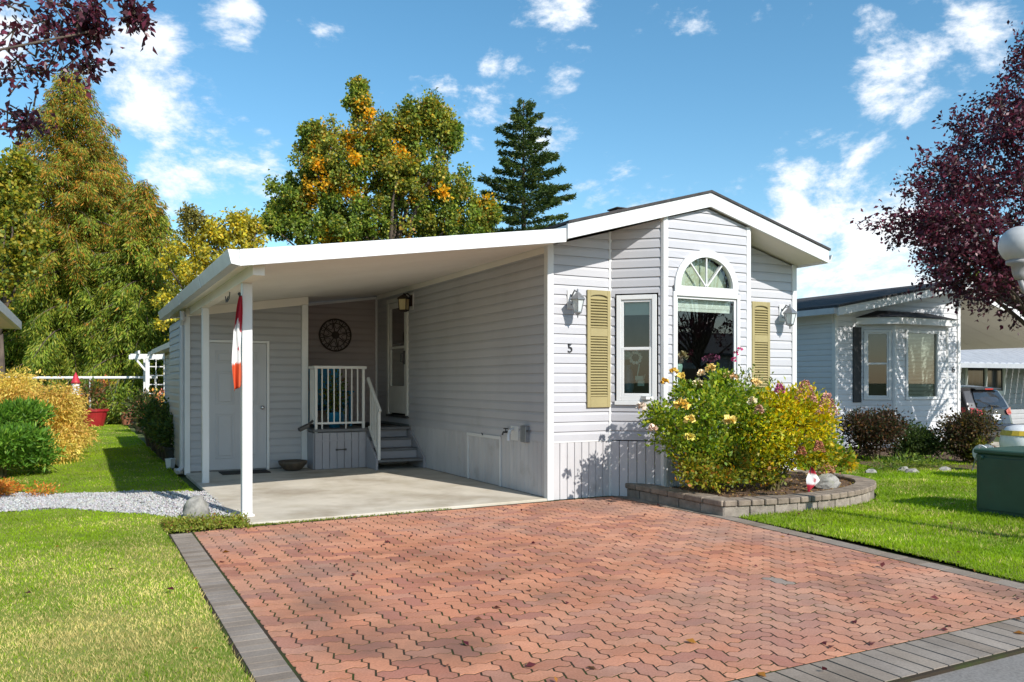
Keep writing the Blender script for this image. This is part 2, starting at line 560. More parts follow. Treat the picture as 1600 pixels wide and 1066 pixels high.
def leaf_mesh(name, P, D, size, width, cols, m='leaf', parent=None, nrm=None, fold=.25):
    """diamond leaves: P base points, D axis directions, size lengths, width ratio"""
    n = len(P)
    D = unit(D)
    if nrm is None:
        nrm = unit(rng.normal(size=(n, 3)))
    S = unit(np.cross(D, nrm)); N = np.cross(S, D)
    size = np.asarray(size).reshape(-1, 1) * np.ones((n, 1)); w = size * width
    v0 = P; v2 = P + D * size
    mid = P + D * size * .45
    v1 = mid + S * w * .5 + N * w * fold; v3 = mid - S * w * .5 + N * w * fold
    V = np.stack([v0, v1, v2, v3], 1).reshape(-1, 3) - org(parent)
    F = np.arange(4 * n).reshape(n, 4)
    C = np.repeat(cols, 4, axis=0)
    return link_mesh(name, np_mesh(name, V, F, C), m, parent)


def pick(n, pal, wts=None, jit=.18):
    pal = np.array(pal, float)
    w = None if wts is None else np.array(wts, float) / sum(wts)
    c = pal[rng.choice(len(pal), n, p=w)]
    return np.clip(c * (1 + rng.uniform(-jit, jit, (n, 1))) * (1 + rng.uniform(-.07, .07, (n, 3))), 0, 1)


def sphere_dirs(n):
    return unit(rng.normal(size=(n, 3)))


def clump_points(c, r, n, shell=.5):
    d = sphere_dirs(n)
    k = (rng.random((n, 1)) ** shell)
    k = k * (1 + .18 * rng.normal(size=(n, 1)))
    return np.array(c) + d * k * np.array(r), d


# ================================================================== ground, road, lawns
def ground_z(x):
    return -0.035 * np.clip(np.asarray(x, float) - 8.5, 0, 7)


def sheet(name, xs, ys, zf, m):
    X, Y = np.meshgrid(xs, ys)
    Z = zf(X, Y)
    V = np.stack([X.ravel(), Y.ravel(), Z.ravel()], 1)
    nx, ny = len(xs), len(ys)
    i = np.arange((nx - 1) * (ny - 1)); r = i // (nx - 1); c = i % (nx - 1)
    a = r * nx + c
    F = np.stack([a, a + 1, a + nx + 1, a + nx], 1)
    return link_mesh(name, np_mesh(name, V, F), m)


gx_ = np.concatenate([[-700, -300, -120, -60, -30], np.arange(-16, 30.1, 1.0), [40, 60, 120, 300, 700]])
gy_ = np.concatenate([[-700, -300, -120, -60, -40], np.arange(-30, 40.1, 2.0), [60, 120, 300, 700]])
ground = struct(sheet('ground', gx_, gy_, lambda x, y: ground_z(x) - .035, 'far_ground'))
road = struct(sheet('road', np.arange(-60, 61, 4.0), np.array([-13.2, -10, -7, -5.83]), lambda x, y: ground_z(x) - .018 + 0 * y, 'asphalt'))


def interp(x, pts):
    pts = sorted(pts)
    return np.interp(x, [p[0] for p in pts], [p[1] for p in pts])


G_FRONT = [(-9, 2.1), (-5.7, 1.98), (-5.06, 1.9), (-4.28, 1.0), (-3.95, .45), (-3.7, .15), (-3.45, .0)]
G_BACK = [(-9, 4.0), (-5.8, 3.75), (-5.3, 3.2), (-4.37, 2.95), (-3.55, 2.55), (-3.4, 2.5)]
# raised bed outline (front wall face)
BED = [(1.02, -.04), (1.02, -.6), (1.02, -1.2), (1.02, -1.86)]
ARC = [(1.02, -1.86), (1.5, -1.97), (2.05, -2.02), (2.6, -1.98), (3.1, -1.86), (3.55, -1.66), (3.92, -1.36), (4.12, -1.0), (4.18, -.6), (4.12, -.2), (4.05, .05)]


def in_bed(x, y):
    lo = interp(x, [(p[0], p[1]) for p in ARC[:7]] + [(4.2, -1.0)])
    return (x > .9) & (x < 4.22) & (y > lo - .06)


RIGHT_EDGE = [(-5.5, .86), (-5.0, .89), (-3.5, 1.0), (-1.9, 1.10), (-.0, 1.04)]   # y -> x outer edge of right border


def right_edge(y):
    return np.interp(y, [p[0] for p in RIGHT_EDGE], [p[1] for p in RIGHT_EDGE])


def lawn_mask(x, y):
    left = (x < -4.19) & (y > -5.8) & (y < interp(x, G_FRONT)) & (x > -8.5)
    left |= (x < -3.6) & (x >= -4.19) & (y > -.17) & (y < interp(x, G_FRONT))
    back = (x < -3.62) & (x > -8) & (y > interp(x, G_BACK)) & (y < 21.5)
    right = (x > right_edge(y) + .02) & (x < 8.4) & (y > -5.8) & (y < 2.2) & ~in_bed(x, y)
    return left, back, right


def lawn_h(x, y):
    return .012 + .012 * np.sin(x * 1.7 + .6) * np.sin(y * 1.3) + .008 * np.sin(3.1 * x + 2 * y)


def lawn_sheet(name, which, x0, x1, y0, y1, st):
    xs = np.arange(x0, x1 + st, st); ys = np.arange(y0, y1 + st, st)
    X, Y = np.meshgrid(xs, ys)
    M = lawn_mask(X, Y)[which]
    Z = lawn_h(X, Y) + ground_z(X)
    nx = len(xs)
    keep = M[:-1, :-1] & M[1:, :-1] & M[:-1, 1:] & M[1:, 1:]
    r, c = np.nonzero(keep)
    a = r * nx + c
    F = np.stack([a, a + 1, a + nx + 1, a + nx], 1)
    return struct(link_mesh(name, np_mesh(name, np.stack([X.ravel(), Y.ravel(), Z.ravel()], 1), F), 'lawn_soil', smooth=True))


lawn_sheet('lawn', 0, -8.5, -3.5, -5.8, 2.2, .05)
lawn_sheet('lawn', 1, -8.0, -3.5, 2.4, 21.5, .1)
lawn_sheet('lawn', 2, .8, 8.4, -5.8, 2.2, .05)


def vnoise(x, y, s, seed):
    r = np.random.default_rng(seed)
    out = np.zeros_like(x)
    for k in range(5):
        a = r.uniform(0, 6.28); f = s * (1.55 ** k); p = r.uniform(0, 6.28, 2)
        out += (np.sin((x * math.cos(a) + y * math.sin(a)) * f + p[0]) * np.sin((-x * math.sin(a) + y * math.cos(a)) * f * .8 + p[1])) / (1.25 ** k)
    return out / 2.2


def grass(name, which, x0, x1, y0, y1, dens0, label, dry, hgt=(.014, .030)):
    n = int((x1 - x0) * (y1 - y0) * dens0)
    x = rng.uniform(x0, x1, n); y = rng.uniform(y0, y1, n)
    m = lawn_mask(x, y)[which]
    x, y = x[m], y[m]
    d = (x - CAMP[0]) * FWD[0] + (y - CAMP[1]) * FWD[1]
    lat = ((x - CAMP[0]) * RGT[0] + (y - CAMP[1]) * RGT[1]) / np.maximum(d, .1)
    vis = (d > 1.5) & (np.abs(lat) < .95) & (rng.random(len(x)) < np.clip((4.6 / np.maximum(d, 1)) ** 1.35, 0.03, 1))
    x, y, d = x[vis], y[vis], d[vis]
    n = len(x)
    z = lawn_h(x, y) + ground_z(x)
    w = .0034 * np.clip(d / 4.6, 1, 5) ** .8 * rng.uniform(.7, 1.3, n)
    tuft = vnoise(x, y, 7.0, 5)
    h = rng.uniform(hgt[0], hgt[1], n) * (1 + .25 * tuft)
    a = rng.uniform(0, 6.28, n); la = rng.uniform(0, 6.28, n); lean = rng.uniform(.15, 1.05, n) * h
    b = np.stack([np.cos(a) * w, np.sin(a) * w, 0 * w], 1)
    P = np.stack([x, y, z - .006], 1)
    tip = P + np.stack([np.cos(la) * lean, np.sin(la) * lean, h], 1)
    V = np.stack([P - b, P + b, tip], 1).reshape(-1, 3)
    F = np.arange(3 * n).reshape(n, 3)
    green = np.array([.21, .34, .022]); deep = np.array([.10, .20, .016]); straw = np.array([.56, .47, .19])
    k = np.clip(vnoise(x, y, 1.3, 8) * .5 + .5, 0, 1)[:, None]
    c = green * k + deep * (1 - k)
    c = c * np.array([1.15, 1.0, 1.0])
    dr = np.clip(dry(x, y) + .34 * vnoise(x, y, 2.6, 3) + .16 * vnoise(x, y, 9, 4), 0, .95)
    isdry = (rng.random(n) < dr)[:, None]
    c = np.where(isdry, straw * rng.uniform(.6, 1.15, (n, 1)), c * rng.uniform(.7, 1.3, (n, 1)))
    c = c * (1 + .26 * vnoise(x, y, 1.9, 12))[:, None] * (1 + .14 * vnoise(x, y, 6.5, 13))[:, None]  # uneven growth, and tree-shadow patches painted into the blade colour
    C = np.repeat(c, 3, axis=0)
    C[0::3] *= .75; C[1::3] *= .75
    return stuff(link_mesh(name, np_mesh(name, V, F, C), 'blade'), label, 'grass')


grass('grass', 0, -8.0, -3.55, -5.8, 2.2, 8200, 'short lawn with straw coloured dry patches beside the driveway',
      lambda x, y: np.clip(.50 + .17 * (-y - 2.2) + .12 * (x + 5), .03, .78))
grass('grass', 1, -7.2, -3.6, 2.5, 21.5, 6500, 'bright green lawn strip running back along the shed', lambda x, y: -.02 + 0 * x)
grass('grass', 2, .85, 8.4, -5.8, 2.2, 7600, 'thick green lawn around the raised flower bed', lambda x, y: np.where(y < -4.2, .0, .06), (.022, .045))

# ------------------------------------------------------------------ concrete slab and driveway
struct(MB().prism([(-3.50, -.13), (.0, -.02), (-.005, 4.84), (-3.50, 4.84)], (1, 0, 0), (0, 1, 0), (0, 0, 1), (0, 0, -.03), .055).build('carport_slab', 'concrete', None, bevel=.006))

drive = thing('driveway', 'driveway of red zigzag pavers edged with grey stones', 'driveway')
drive['kind'] = 'structure'
del drive['category']
jo = MB().prism([(-4.19, -5.84), (.9, -5.84), (1.13, -1.9), (1.06, 0.0), (0, -.03), (-3.5, -.15), (-4.19, -.22)], (1, 0, 0), (0, 1, 0), (0, 0, 1), (0, 0, -.06), .0582)
jo.build('bedding', 'joint_sand', drive)
PU = .1125                              # half a paver's length


def grid_edge(i, j, horiz):
    """one unit edge of the paving grid as a small zigzag, shared by both neighbours"""
    x, y, e = -3.975 + i * PU, -5.50 + j * PU, .0125
    if horiz:
        return [(x, y), (x + PU * .34, y + e), (x + PU * .66, y - e), (x + PU, y)]
    return [(x, y), (x + e, y + PU * .34), (x - e, y + PU * .66), (x, y + PU)]


def paver_outline(i, j, wide):
    w, h = (2, 1) if wide else (1, 2)
    pts = []
    for k in range(w):
        pts += grid_edge(i + k, j, True)[:-1]
    for k in range(h):
        pts += grid_edge(i + w, j + k, False)[:-1]
    for k in range(w):
        pts += grid_edge(i + w - 1 - k, j + h, True)[::-1][:-1]
    for k in range(h):
        pts += grid_edge(i, j + h - 1 - k, False)[::-1][:-1]
    return pts


def inset(poly, d):
    """shrink an almost convex polygon towards the inside by d along vertex normals"""
    k = len(poly); out = []
    for i in range(k):
        p0, p, p1 = np.array(poly[i - 1]), np.array(poly[i]), np.array(poly[(i + 1) % k])
        e0 = p - p0; e1 = p1 - p
        l0 = np.hypot(*e0); l1 = np.hypot(*e1)
        if l0 < 1e-5 or l1 < 1e-5:
            continue
        n0 = np.array([-e0[1], e0[0]]) / l0; n1 = np.array([-e1[1], e1[0]]) / l1
        n = n0 + n1; n /= max(np.dot(n, n) / 2, .5)
        out.append(tuple(p + n * d))
    return out


REDS = [(0.526, 0.225, 0.128), (0.51, 0.21, 0.12), (0.551, 0.246, 0.144), (0.478, 0.201, 0.119), (0.534, 0.237, 0.139), (0.454, 0.196, 0.12), (0.4, 0.165, 0.108), (0.37, 0.155, 0.108), (0.44, 0.21, 0.14)]
drive_region = [(-3.975, -5.47), (.70, -5.47), (.92, -1.9), (.86, -.06), (0, -.09), (-3.5, -.20), (-3.975, -.25)]
pav = []
for j in range(-2, 50):
    for i in range(-2, 46):
        mm = (i - j) % 4
        if mm not in (0, 3):
            continue
        poly = paver_outline(i, j, mm == 0)
        ok = True
        for q in range(len(drive_region)):
            p0_, p1_ = drive_region[q], drive_region[(q + 1) % len(drive_region)]
            a_, b_ = p1_[1] - p0_[1], -(p1_[0] - p0_[0])
            poly = clip(poly, a_, b_, a_ * p0_[0] + b_ * p0_[1])
            if len(poly) < 3:
                ok = False; break
        if ok and area(poly) > .0012:
            pav.append(poly)


def paver_mesh(poly, z, h, tilt, colr, gap=.0045):
    p1 = inset(poly, gap); p2 = inset(poly, gap + .0012)
    if len(p1) != len(p2) or len(p1) < 3:
        return None
    k = len(p1)
    cx = sum(p[0] for p in p1) / k; cy = sum(p[1] for p in p1) / k
    tz = lambda p, zz: zz + tilt[0] * (p[0] - cx) + tilt[1] * (p[1] - cy)
    V = [(p[0], p[1], z - h) for p in p1] + [(p[0], p[1], tz(p, z)) for p in p2]
    Fs = [(i, (i + 1) % k, k + (i + 1) % k, k + i) for i in range(k)] + [tuple(range(k, 2 * k))]
    return V, Fs


def put_pieces(polys, parent, name, matname, pal, z, h, nmax, tilt=.006, rest_name=None, cfun=None):
    def key(poly):
        cx = sum(p[0] for p in poly) / len(poly); cy = sum(p[1] for p in poly) / len(poly)
        dx, dy = cx - CAMP[0], cy - CAMP[1]
        d = dx * FWD[0] + dy * FWD[1]; u = 800 + FPX * (dx * RGT[0] + dy * RGT[1]) / d; v = HORIZON + FPX * EYE / d
        vis = -20 < u < 1620 and v < 1085
        return (0 if vis else 1, d)
    polys = sorted(polys, key=key)
    RV, RF, RC = [], [], []
    for i, poly in enumerate(polys):
        colr = np.array(random.choice(pal)) * random.uniform(.91, 1.07)
        if cfun:
            colr = cfun(colr, poly)
        pm = paver_mesh(poly, z + random.uniform(0, .0012), h, (random.uniform(-tilt, tilt), random.uniform(-tilt, tilt)), colr)
        if pm is None:
            continue
        V, Fs = pm
        if i < nmax:
            me = bpy.data.meshes.new(name)
            me.from_pydata((np.array(V) - org(parent)).tolist(), [], Fs)
            ca = me.color_attributes.new('Col', 'FLOAT_COLOR', 'POINT')
            ca.data.foreach_set('color', np.tile(np.append(colr, 1), len(V)).astype(np.float32))
            link_mesh(name, me, matname, parent)
        else:
            b = len(RV); RV += V; RF += [tuple(b + t for t in f) for f in Fs]; RC += [tuple(colr) + (1,)] * len(V)
    if RV:
        me = bpy.data.meshes.new(rest_name or name)
        me.from_pydata((np.array(RV) - org(parent)).tolist(), [], RF)
        ca = me.color_attributes.new('Col', 'FLOAT_COLOR', 'POINT')
        ca.data.foreach_set('color', np.array(RC, dtype=np.float32).ravel())
        stuff(link_mesh(rest_name or name, me, matname, parent))


def patch_grey(c, poly):
    cx, cy = poly[0]
    if abs(cx + .62) < .13 and abs(cy + 4.25) < .06:
        return np.array([.24, .20, .17])
    return c


put_pieces(pav, drive, 'paver', 'paver_red', REDS, .0, .03, 300, rest_name='far_pavers', cfun=patch_grey)
GREYS = [(.30, .25, .205), (.25, .205, .165), (.33, .28, .235), (.28, .24, .205)]
bor = []
yy = -5.47
while yy < -.28:                       # left border
    w = .098
    bor.append([(-4.175, yy), (-3.983, yy), (-3.983, yy + w), (-4.175, yy + w)]); yy += w
xx = -4.17
while xx < .75:                        # border along the road
    w = .118
    bor.append([(xx, -5.82), (xx + w, -5.82), (xx + w, -5.478), (xx, -5.478)]); xx += w
yy = -5.47
while yy < -.15:                       # right border
    w = .2
    a, b = float(right_edge(yy)), float(right_edge(yy + w))
    bor.append([(a - .17, yy), (a, yy), (b, yy + w), (b - .17, yy + w)]); yy += w
put_pieces(bor, drive, 'border_stone', 'paver_grey', GREYS, .002, .03, 300, rest_name='far_border_stones')

# fallen leaves on paving and grass
nl = 150
P = np.stack([rng.uniform(-7, 4, nl), rng.uniform(-5.7, -.2, nl), np.full(nl, .006)], 1)
P[:, 2] = np.where((P[:, 0] > -4.2) & (P[:, 0] < 1.0), .006, .04)
keep = ~in_bed(P[:, 0], P[:, 1])
P = P[keep]; nl = len(P)
D = np.stack([rng.normal(size=nl), rng.normal(size=nl), rng.uniform(-.02, .25, nl)], 1)
N = np.stack([rng.normal(size=nl) * .35, rng.normal(size=nl) * .35, np.ones(nl)], 1)
stuff(leaf_mesh('fallen_leaves', P, D, rng.uniform(.03, .065, nl), .6, pick(nl, [(.07, .015, .02), (.10, .03, .03), (.25, .12, .03), (.12, .06, .03)], (5, 3, 1, 2)), 'leaf', None, N),
      'scattered dark red and brown fallen leaves on paving and lawn', 'leaves')
# green weeds in the slab joint and ground cover by the gravel
n = 900
x = rng.uniform(-3.48, -1.6, n) ** 1; x = -3.48 + 2.2 * rng.random(n) ** 2
P = np.stack([x, -.17 + .03 * (x + 3.5) + rng.normal(0, .018, n), np.full(n, .0)], 1)
D = np.stack([rng.normal(size=n), rng.normal(size=n), rng.uniform(.5, 2, n)], 1)
stuff(leaf_mesh('moss', P, D, rng.uniform(.012, .03, n), .5, pick(n, [(.10, .14, .02), (.16, .17, .03)]), 'leaf'), 'thin line of green moss along the slab edge', 'moss')
n = 5200
x = rng.uniform(-4.2, -3.45, n); t = rng.normal(0, .13, n)
P = np.stack([x, .02 - .1 * (x + 3.8) + t, np.abs(rng.normal(0, .035, n))], 1)
D = np.stack([rng.normal(size=n), rng.normal(size=n), rng.uniform(.2, 1.6, n)], 1)
stuff(leaf_mesh('ground_cover', P, D, rng.uniform(.015, .035, n), .6, pick(n, [(.17, .19, .03), (.11, .14, .02), (.24, .22, .05), (.16, .07, .03)], (4, 4, 2, 1)), 'leaf'),
      'low yellow green ground cover between rock and driveway', 'ground cover')

# gravel strip
gp = [(-8.5, 2.0)] + [(x, float(interp(x, G_FRONT)) - .1) for x in np.linspace(-5.9, -3.42, 12)] + [(x, float(interp(x, G_BACK)) + .12) for x in np.linspace(-3.42, -5.9, 12)] + [(-8.5, 4.1)]
struct(MB().prism(gp, (1, 0, 0), (0, 1, 0), (0, 0, 1), (0, 0, -.05), .05).build('gravel_path', 'gravel_bed', None))
n = 13000
x = rng.uniform(-6.2, -3.46, n)
lo_, hi_ = interp(x, G_FRONT), interp(x, G_BACK)
wob = .07 * np.sin(x * 7) + .05 * np.sin(x * 13 + 1)
y = lo_ + (hi_ - lo_ + .1) * rng.random(n) + wob * .6
s = rng.uniform(.009, .022, n)
octv = np.array([(1, 0, 0), (0, 1, 0), (-1, 0, 0), (0, -1, 0), (0, 0, 1), (0, 0, -1)], float)
octf = np.array([(0, 1, 4), (1, 2, 4), (2, 3, 4), (3, 0, 4), (1, 0, 5), (2, 1, 5), (3, 2, 5), (0, 3, 5)])
ang = rng.uniform(0, 6.28, n)
ov = octv[None] * (s[:, None, None] * rng.uniform(.6, 1.25, (n, 6, 1))) * np.array([1, 1, .75])
ca_, sa_ = np.cos(ang)[:, None], np.sin(ang)[:, None]
V = np.stack([ov[..., 0] * ca_ - ov[..., 1] * sa_, ov[..., 0] * sa_ + ov[..., 1] * ca_, ov[..., 2]], -1)
V += np.stack([x, y, .008 + .012 * rng.random(n)], 1)[:, None, :]
F = (octf[None] + 6 * np.arange(n)[:, None, None]).reshape(-1, 3)
gc = pick(n, [(.56, .55, .54), (.48, .47, .47), (.64, .63, .61), (.36, .35, .35), (.5, .45, .40)], (4, 3, 3, 1, 1)) * .74
stuff(link_mesh('gravel', np_mesh('gravel', V.reshape(-1, 3), F, np.repeat(gc, 6, axis=0)), 'gravel'), 'white gravel strip crossing the lawn beside the carport', 'gravel')
rk = MB().blob((-3.86, .48, .09), (.125, .12, .16), 11, 8, .08, 4).build('boulder', 'rock', None, smooth=True)
tag(rk, 'upright rounded grey boulder at the end of the white gravel strip', 'rock')

# ================================================================== siding
def siding(parent, o, u, n, s0, s1, z0, z1, m, row=.117, lip=.013, tops=(), opens=(), name='siding_board', arch=None):
    """lapped boards on the vertical plane o+s*u; every board piece its own mesh.
    tops: list of (a,b) with z<=a+b*s; opens: (sa,sb,za,zb); arch: (sc, zspring, radius_s, radius_z)"""
    o = np.array(o, float); u = np.array(u, float); n = np.array(n, float)
    z = z0
    while z < z1 - .01:
        zt = min(z + row, z1)
        spans = [(s0, s1)]
        for (sa, sb, za, zb) in opens:
            if za < zt - 1e-4 and zb > z + 1e-4:
                # cut at the opening; partial rows keep the strip above or below it
                nxt = []
                for (a, b) in spans:
                    if sb <= a or sa >= b:
                        nxt.append((a, b)); continue
                    if sa > a + .01:
                        nxt.append((a, sa))
                    if sb < b - .01:
                        nxt.append((sb, b))
                    if zb < zt - .02:
                        nxt.append((max(a, sa), min(b, sb), zb, zt))
                    if za > z + .02:
                        nxt.append((max(a, sa), min(b, sb), z, za))
                spans = nxt
        polys = []
        for sp in spans:
            a, b = sp[0], sp[1]
            za, zb = (sp[2], sp[3]) if len(sp) == 4 else (z, zt)
            if arch and za < arch[1] + arch[3] and zb > arch[1] and a < arch[0] < b:
                sc, zs, rs, rz = arch
                zz = np.linspace(max(za, zs), zb, 9)
                hw = rs * np.sqrt(np.clip(1 - ((zz - zs) / rz) ** 2, 0, 1))
                polys.append([(a, zz[0])] + [(sc - w_, q) for w_, q in zip(hw, zz)] + [(a, zb)])
                polys.append([(b, zb)] + [(sc + w_, q) for w_, q in zip(hw[::-1], zz[::-1])] + [(b, zz[0])])
            else:
                polys.append([(a, za), (b, za), (b, zb), (a, zb)])
        for poly in polys:
            for (ca, cb) in tops:
                if len(poly) >= 3:
                    poly = clip(poly, -cb, 1, ca)
            if len(poly) < 3 or area(poly) < .0006:
                continue
            zk = z + row * .66                     # a cove above, a flat face below
            off = lambda t: .003 + lip * (1.0 if t <= zk + 1e-6 else (z + row - t) / (row - row * .66)) + (.003 if t <= z + 1e-6 else 0)
            mb = MB()
            for q in (clip(poly, 0, 1, zk), clip(poly, 0, -1, -zk)):
                k = len(q)
                if k < 3 or area(q) < 1e-5:
                    continue
                V = [o + u * s + (0, 0, t) for s, t in q] + [o + u * s + n * off(t) + (0, 0, t) for s, t in q]
                Fs = [tuple(range(k, 2 * k))] + [(i, (i + 1) % k, k + (i + 1) % k, k + i) for i in range(k)]
                mb.add(V, Fs)
            mb.build(name, m, parent)
        z += row


def skirting(parent, o, u, n, s0, s1, z0, z1, m, w=.105, name='skirt_board', gaps=(), d=.016):
    o = np.array(o, float); u = np.array(u, float); n = np.array(n, float)
    k = max(1, round((s1 - s0) / w)); w = (s1 - s0) / k
    for i in range(k):
        a, b = s0 + i * w + .003, s0 + (i + 1) * w - .003
        zt = z1
        for (ga, gb, gz) in gaps:
            if (a + b) / 2 > ga and (a + b) / 2 < gb:
                zt = gz
        MB().prism([(a, z0), (a + .006, z0), (b - .006, z0), (b, z0), (b, zt), (a, zt)], u, (0, 0, 1), n, o, d).build(name, m, parent, bevel=.004)


def corner_post(parent, x, y, z0, z1, w=.075, nm='corner_trim', m='trim'):
    return MB().box(x - w / 2, x + w / 2, y - w / 2, y + w / 2, z0, z1).build(nm, m, parent, bevel=.004)


# ================================================================== the home
home = thing('mobile_home', 'light grey lap sided mobile home with gabled bay front and number 5', 'house', (2.0, 0, 0))
HW, HL = 3.99, 16.0
RB0, RSL = 3.03, .272              # wall-top line under the rake: z = RB0 + RSL*x up to the ridge at x=2
RX = 2.0
SK = .69                           # skirt height
BY = -.47                          # front of the bay
BX = [.875, 1.35, 2.68, 3.155]
ztop = lambda x: RB0 + RSL * (RX - abs(x - RX)) - .02

# core walls (behind the boards)
C_ = MB()
C_.box(.03, .075, 5.71, HL, 0, 3.02); C_.box(.03, .075, .02, 4.66, 0, 3.02); C_.box(.03, .075, 4.66, 5.71, 2.87, 3.02); C_.box(.03, .075, 4.66, 5.71, 0, .82)
C_.box(HW - .075, HW - .03, .02, HL, 0, 3.02)
C_.prism([(.03, 0), (HW - .03, 0), (HW - .03, 3.02), (2, 3.54), (.03, 3.02)], (1, 0, 0), (0, 0, 1), (0, 1, 0), (0, HL - .05, 0), .05)
C_.prism([(.08, 0), (BX[0], 0), (BX[0], ztop(BX[0])), (.08, ztop(.08))], (1, 0, 0), (0, 0, 1), (0, 1, 0), (0, .025, 0), .05)
C_.prism([(BX[3], 0), (HW - .08, 0), (HW - .08, ztop(HW - .08)), (BX[3], ztop(BX[3]))], (1, 0, 0), (0, 0, 1), (0, 1, 0), (0, .025, 0), .05)
C_.build('wall_core', 'dark_core', home)
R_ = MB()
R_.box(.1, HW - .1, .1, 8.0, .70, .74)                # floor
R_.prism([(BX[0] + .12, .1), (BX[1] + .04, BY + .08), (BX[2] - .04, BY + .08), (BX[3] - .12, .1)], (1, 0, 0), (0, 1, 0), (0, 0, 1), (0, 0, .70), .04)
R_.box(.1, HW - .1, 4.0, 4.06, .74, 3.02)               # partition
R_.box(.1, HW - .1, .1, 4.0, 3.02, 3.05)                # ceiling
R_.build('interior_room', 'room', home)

# side wall x=0, facing -x   (s runs along +y)
siding(home, (0, 0, 0), (0, 1, 0), (-1, 0, 0), .04, 6.33, SK, 2.93, 'vinyl', opens=[(4.655, 5.70, .80, 2.875)], tops=[])
skirting(home, (0, 0, 0), (0, 1, 0), (-1, 0, 0), .04, 4.62, .03, SK - .012, 'vinyl_skirt', gaps=[(1.2, 2.245, .03)] if False else ())
B('wall_top_trim', 'soffit', home, -.02, .02, .0, 6.32, 2.93, 3.02)
B('skirt_trim', 'vinyl_skirt', home, -.020, .0, .04, 4.62, SK - .014, SK + .002)
# front flat panels and bay
S2 = math.sqrt((BX[1] - BX[0]) ** 2 + BY ** 2)
uL = np.array([(BX[1] - BX[0]) / S2, BY / S2, 0]); nL = np.array([uL[1], -uL[0], 0])
uR = np.array([(BX[3] - BX[2]) / S2, -BY / S2, 0]); nR = np.array([uR[1], -uR[0], 0])
rl = lambda x0, k: (RB0 - .02 + RSL * x0, RSL * k)      # left slope as (a,b) in s
rr = lambda x0, k: (RB0 - .02 + RSL * (2 * RX - x0), -RSL * k)
siding(home, (0, 0, 0), (1, 0, 0), (0, -1, 0), .04, BX[0] - .02, SK, 3.5, 'vinyl', tops=[rl(0, 1)])
WL = (.085, S2 - .095, 1.17, 2.46)                       # side bay window outer frame
siding(home, (BX[0], 0, 0), uL, nL, .0, S2 - .02, SK, 3.6, 'vinyl', tops=[rl(BX[0], uL[0])], opens=[(WL[0] - .02, WL[1] + .02, WL[2] - .05, WL[3] + .02)])
siding(home, (BX[3] - (BX[3] - BX[2]), BY, 0), uR, nR, .02, S2, SK, 3.6, 'vinyl', tops=[rr(BX[2], uR[0])], opens=[(WL[0] - .0, WL[1] + .02, WL[2] - .05, WL[3] + .02)])
WC = (1.455, 2.52, 1.12, 2.50)
AC = (1.985, 2.575, .47, .425)
siding(home, (0, BY, 0), (1, 0, 0), (0, -1, 0), BX[1] + .02, BX[2] - .02, SK, 3.7, 'vinyl', tops=[rl(0, 1), rr(0, 1)], opens=[(WC[0], WC[1], WC[2], AC[1])],
       arch=(AC[0], AC[1], AC[2] + .01, AC[3] + .01))
siding(home, (0, 0, 0), (1, 0, 0), (0, -1, 0), BX[3] + .01, HW - .05, SK, 3.5, 'vinyl', tops=[rr(0, 1)])
skirting(home, (0, 0, 0), (1, 0, 0), (0, -1, 0), .045, BX[0] - .01, .0, SK - .012, 'vinyl_skirt')
skirting(home, (BX[0], 0, 0), uL, nL, .01, S2 - .01, .0, SK - .012, 'vinyl_skirt')
skirting(home, (0, BY, 0), (1, 0, 0), (0, -1, 0), BX[1] + .02, BX[2] - .02, .0, SK - .012, 'vinyl_skirt')
skirting(home, (BX[2], BY, 0), uR, nR, .01, S2 - .01, .0, SK - .012, 'vinyl_skirt')
skirting(home, (0, 0, 0), (1, 0, 0), (0, -1, 0), BX[3], HW - .04, .0, SK - .012, 'vinyl_skirt')
# right side wall, one long sheet of boards
siding(home, (HW, 0, 0), (0, 1, 0), (1, 0, 0), .04, 12, SK, 3.0, 'vinyl')
# corner trims
corner_post(home, .012, .012, 0, 3.035, .085)
MB().box(BX[0] - .026, BX[0] + .02, -.022, .02, 0, ztop(BX[0]) + .0).build('corner_trim', 'trim', home, bevel=.003)
for xx, yy in ((BX[1], BY), (BX[2], BY)):
    MB().lathe([(.048, 0.0), (.048, ztop(xx) + .015)], (xx, yy + .012, 0), 8).build('corner_trim', 'trim', home)
corner_post(home, HW - .012, .012, 0, ztop(HW) + .03, .085)
B('skirt_trim', 'trim', home, .05, BX[0] - .02, -.020, -.001, SK - .014, SK + .001)

# ---- roof
OV = -.55
SX = .07
roof = MB()
zr = lambda x, dz=0: RB0 + .012 + RSL * (RX - abs(x - RX)) + dz
for sgn in (0, 1):
    xa, xb = (-SX, RX) if sgn == 0 else (RX, HW + SX + .02)
    roof.prism([(xa, zr(xa, .155)), (xb, zr(xb, .155)), (xb, zr(xb, .185)), (xa, zr(xa, .185))], (1, 0, 0), (0, 0, 1), (0, 1, 0), (0, OV - .02, 0), HL + .9)
rf = roof.build('roof', 'shingle', home)
sf = MB()
for sgn in (0, 1):
    xa, xb = (-SX, RX) if sgn == 0 else (RX, HW + SX)
    sf.prism([(xa, zr(xa, .0)), (xb, zr(xb, .0)), (xb, zr(xb, .015)), (xa, zr(xa, .015))], (1, 0, 0), (0, 0, 1), (0, 1, 0), (0, OV + .03, 0), HL + .4)
sf.build('soffit', 'soffit', home)
for sgn in (0, 1):
    xa, xb = (-SX, RX) if sgn == 0 else (RX, HW + SX)
    MB().prism([(xa, zr(xa, -.02)), (xb, zr(xb, -.02)), (xb, zr(xb, .153)), (xa, zr(xa, .153))], (1, 0, 0), (0, 0, 1), (0, -1, 0), (0, OV + .03, 0), .035).build('fascia', 'fascia', home, bevel=.003)
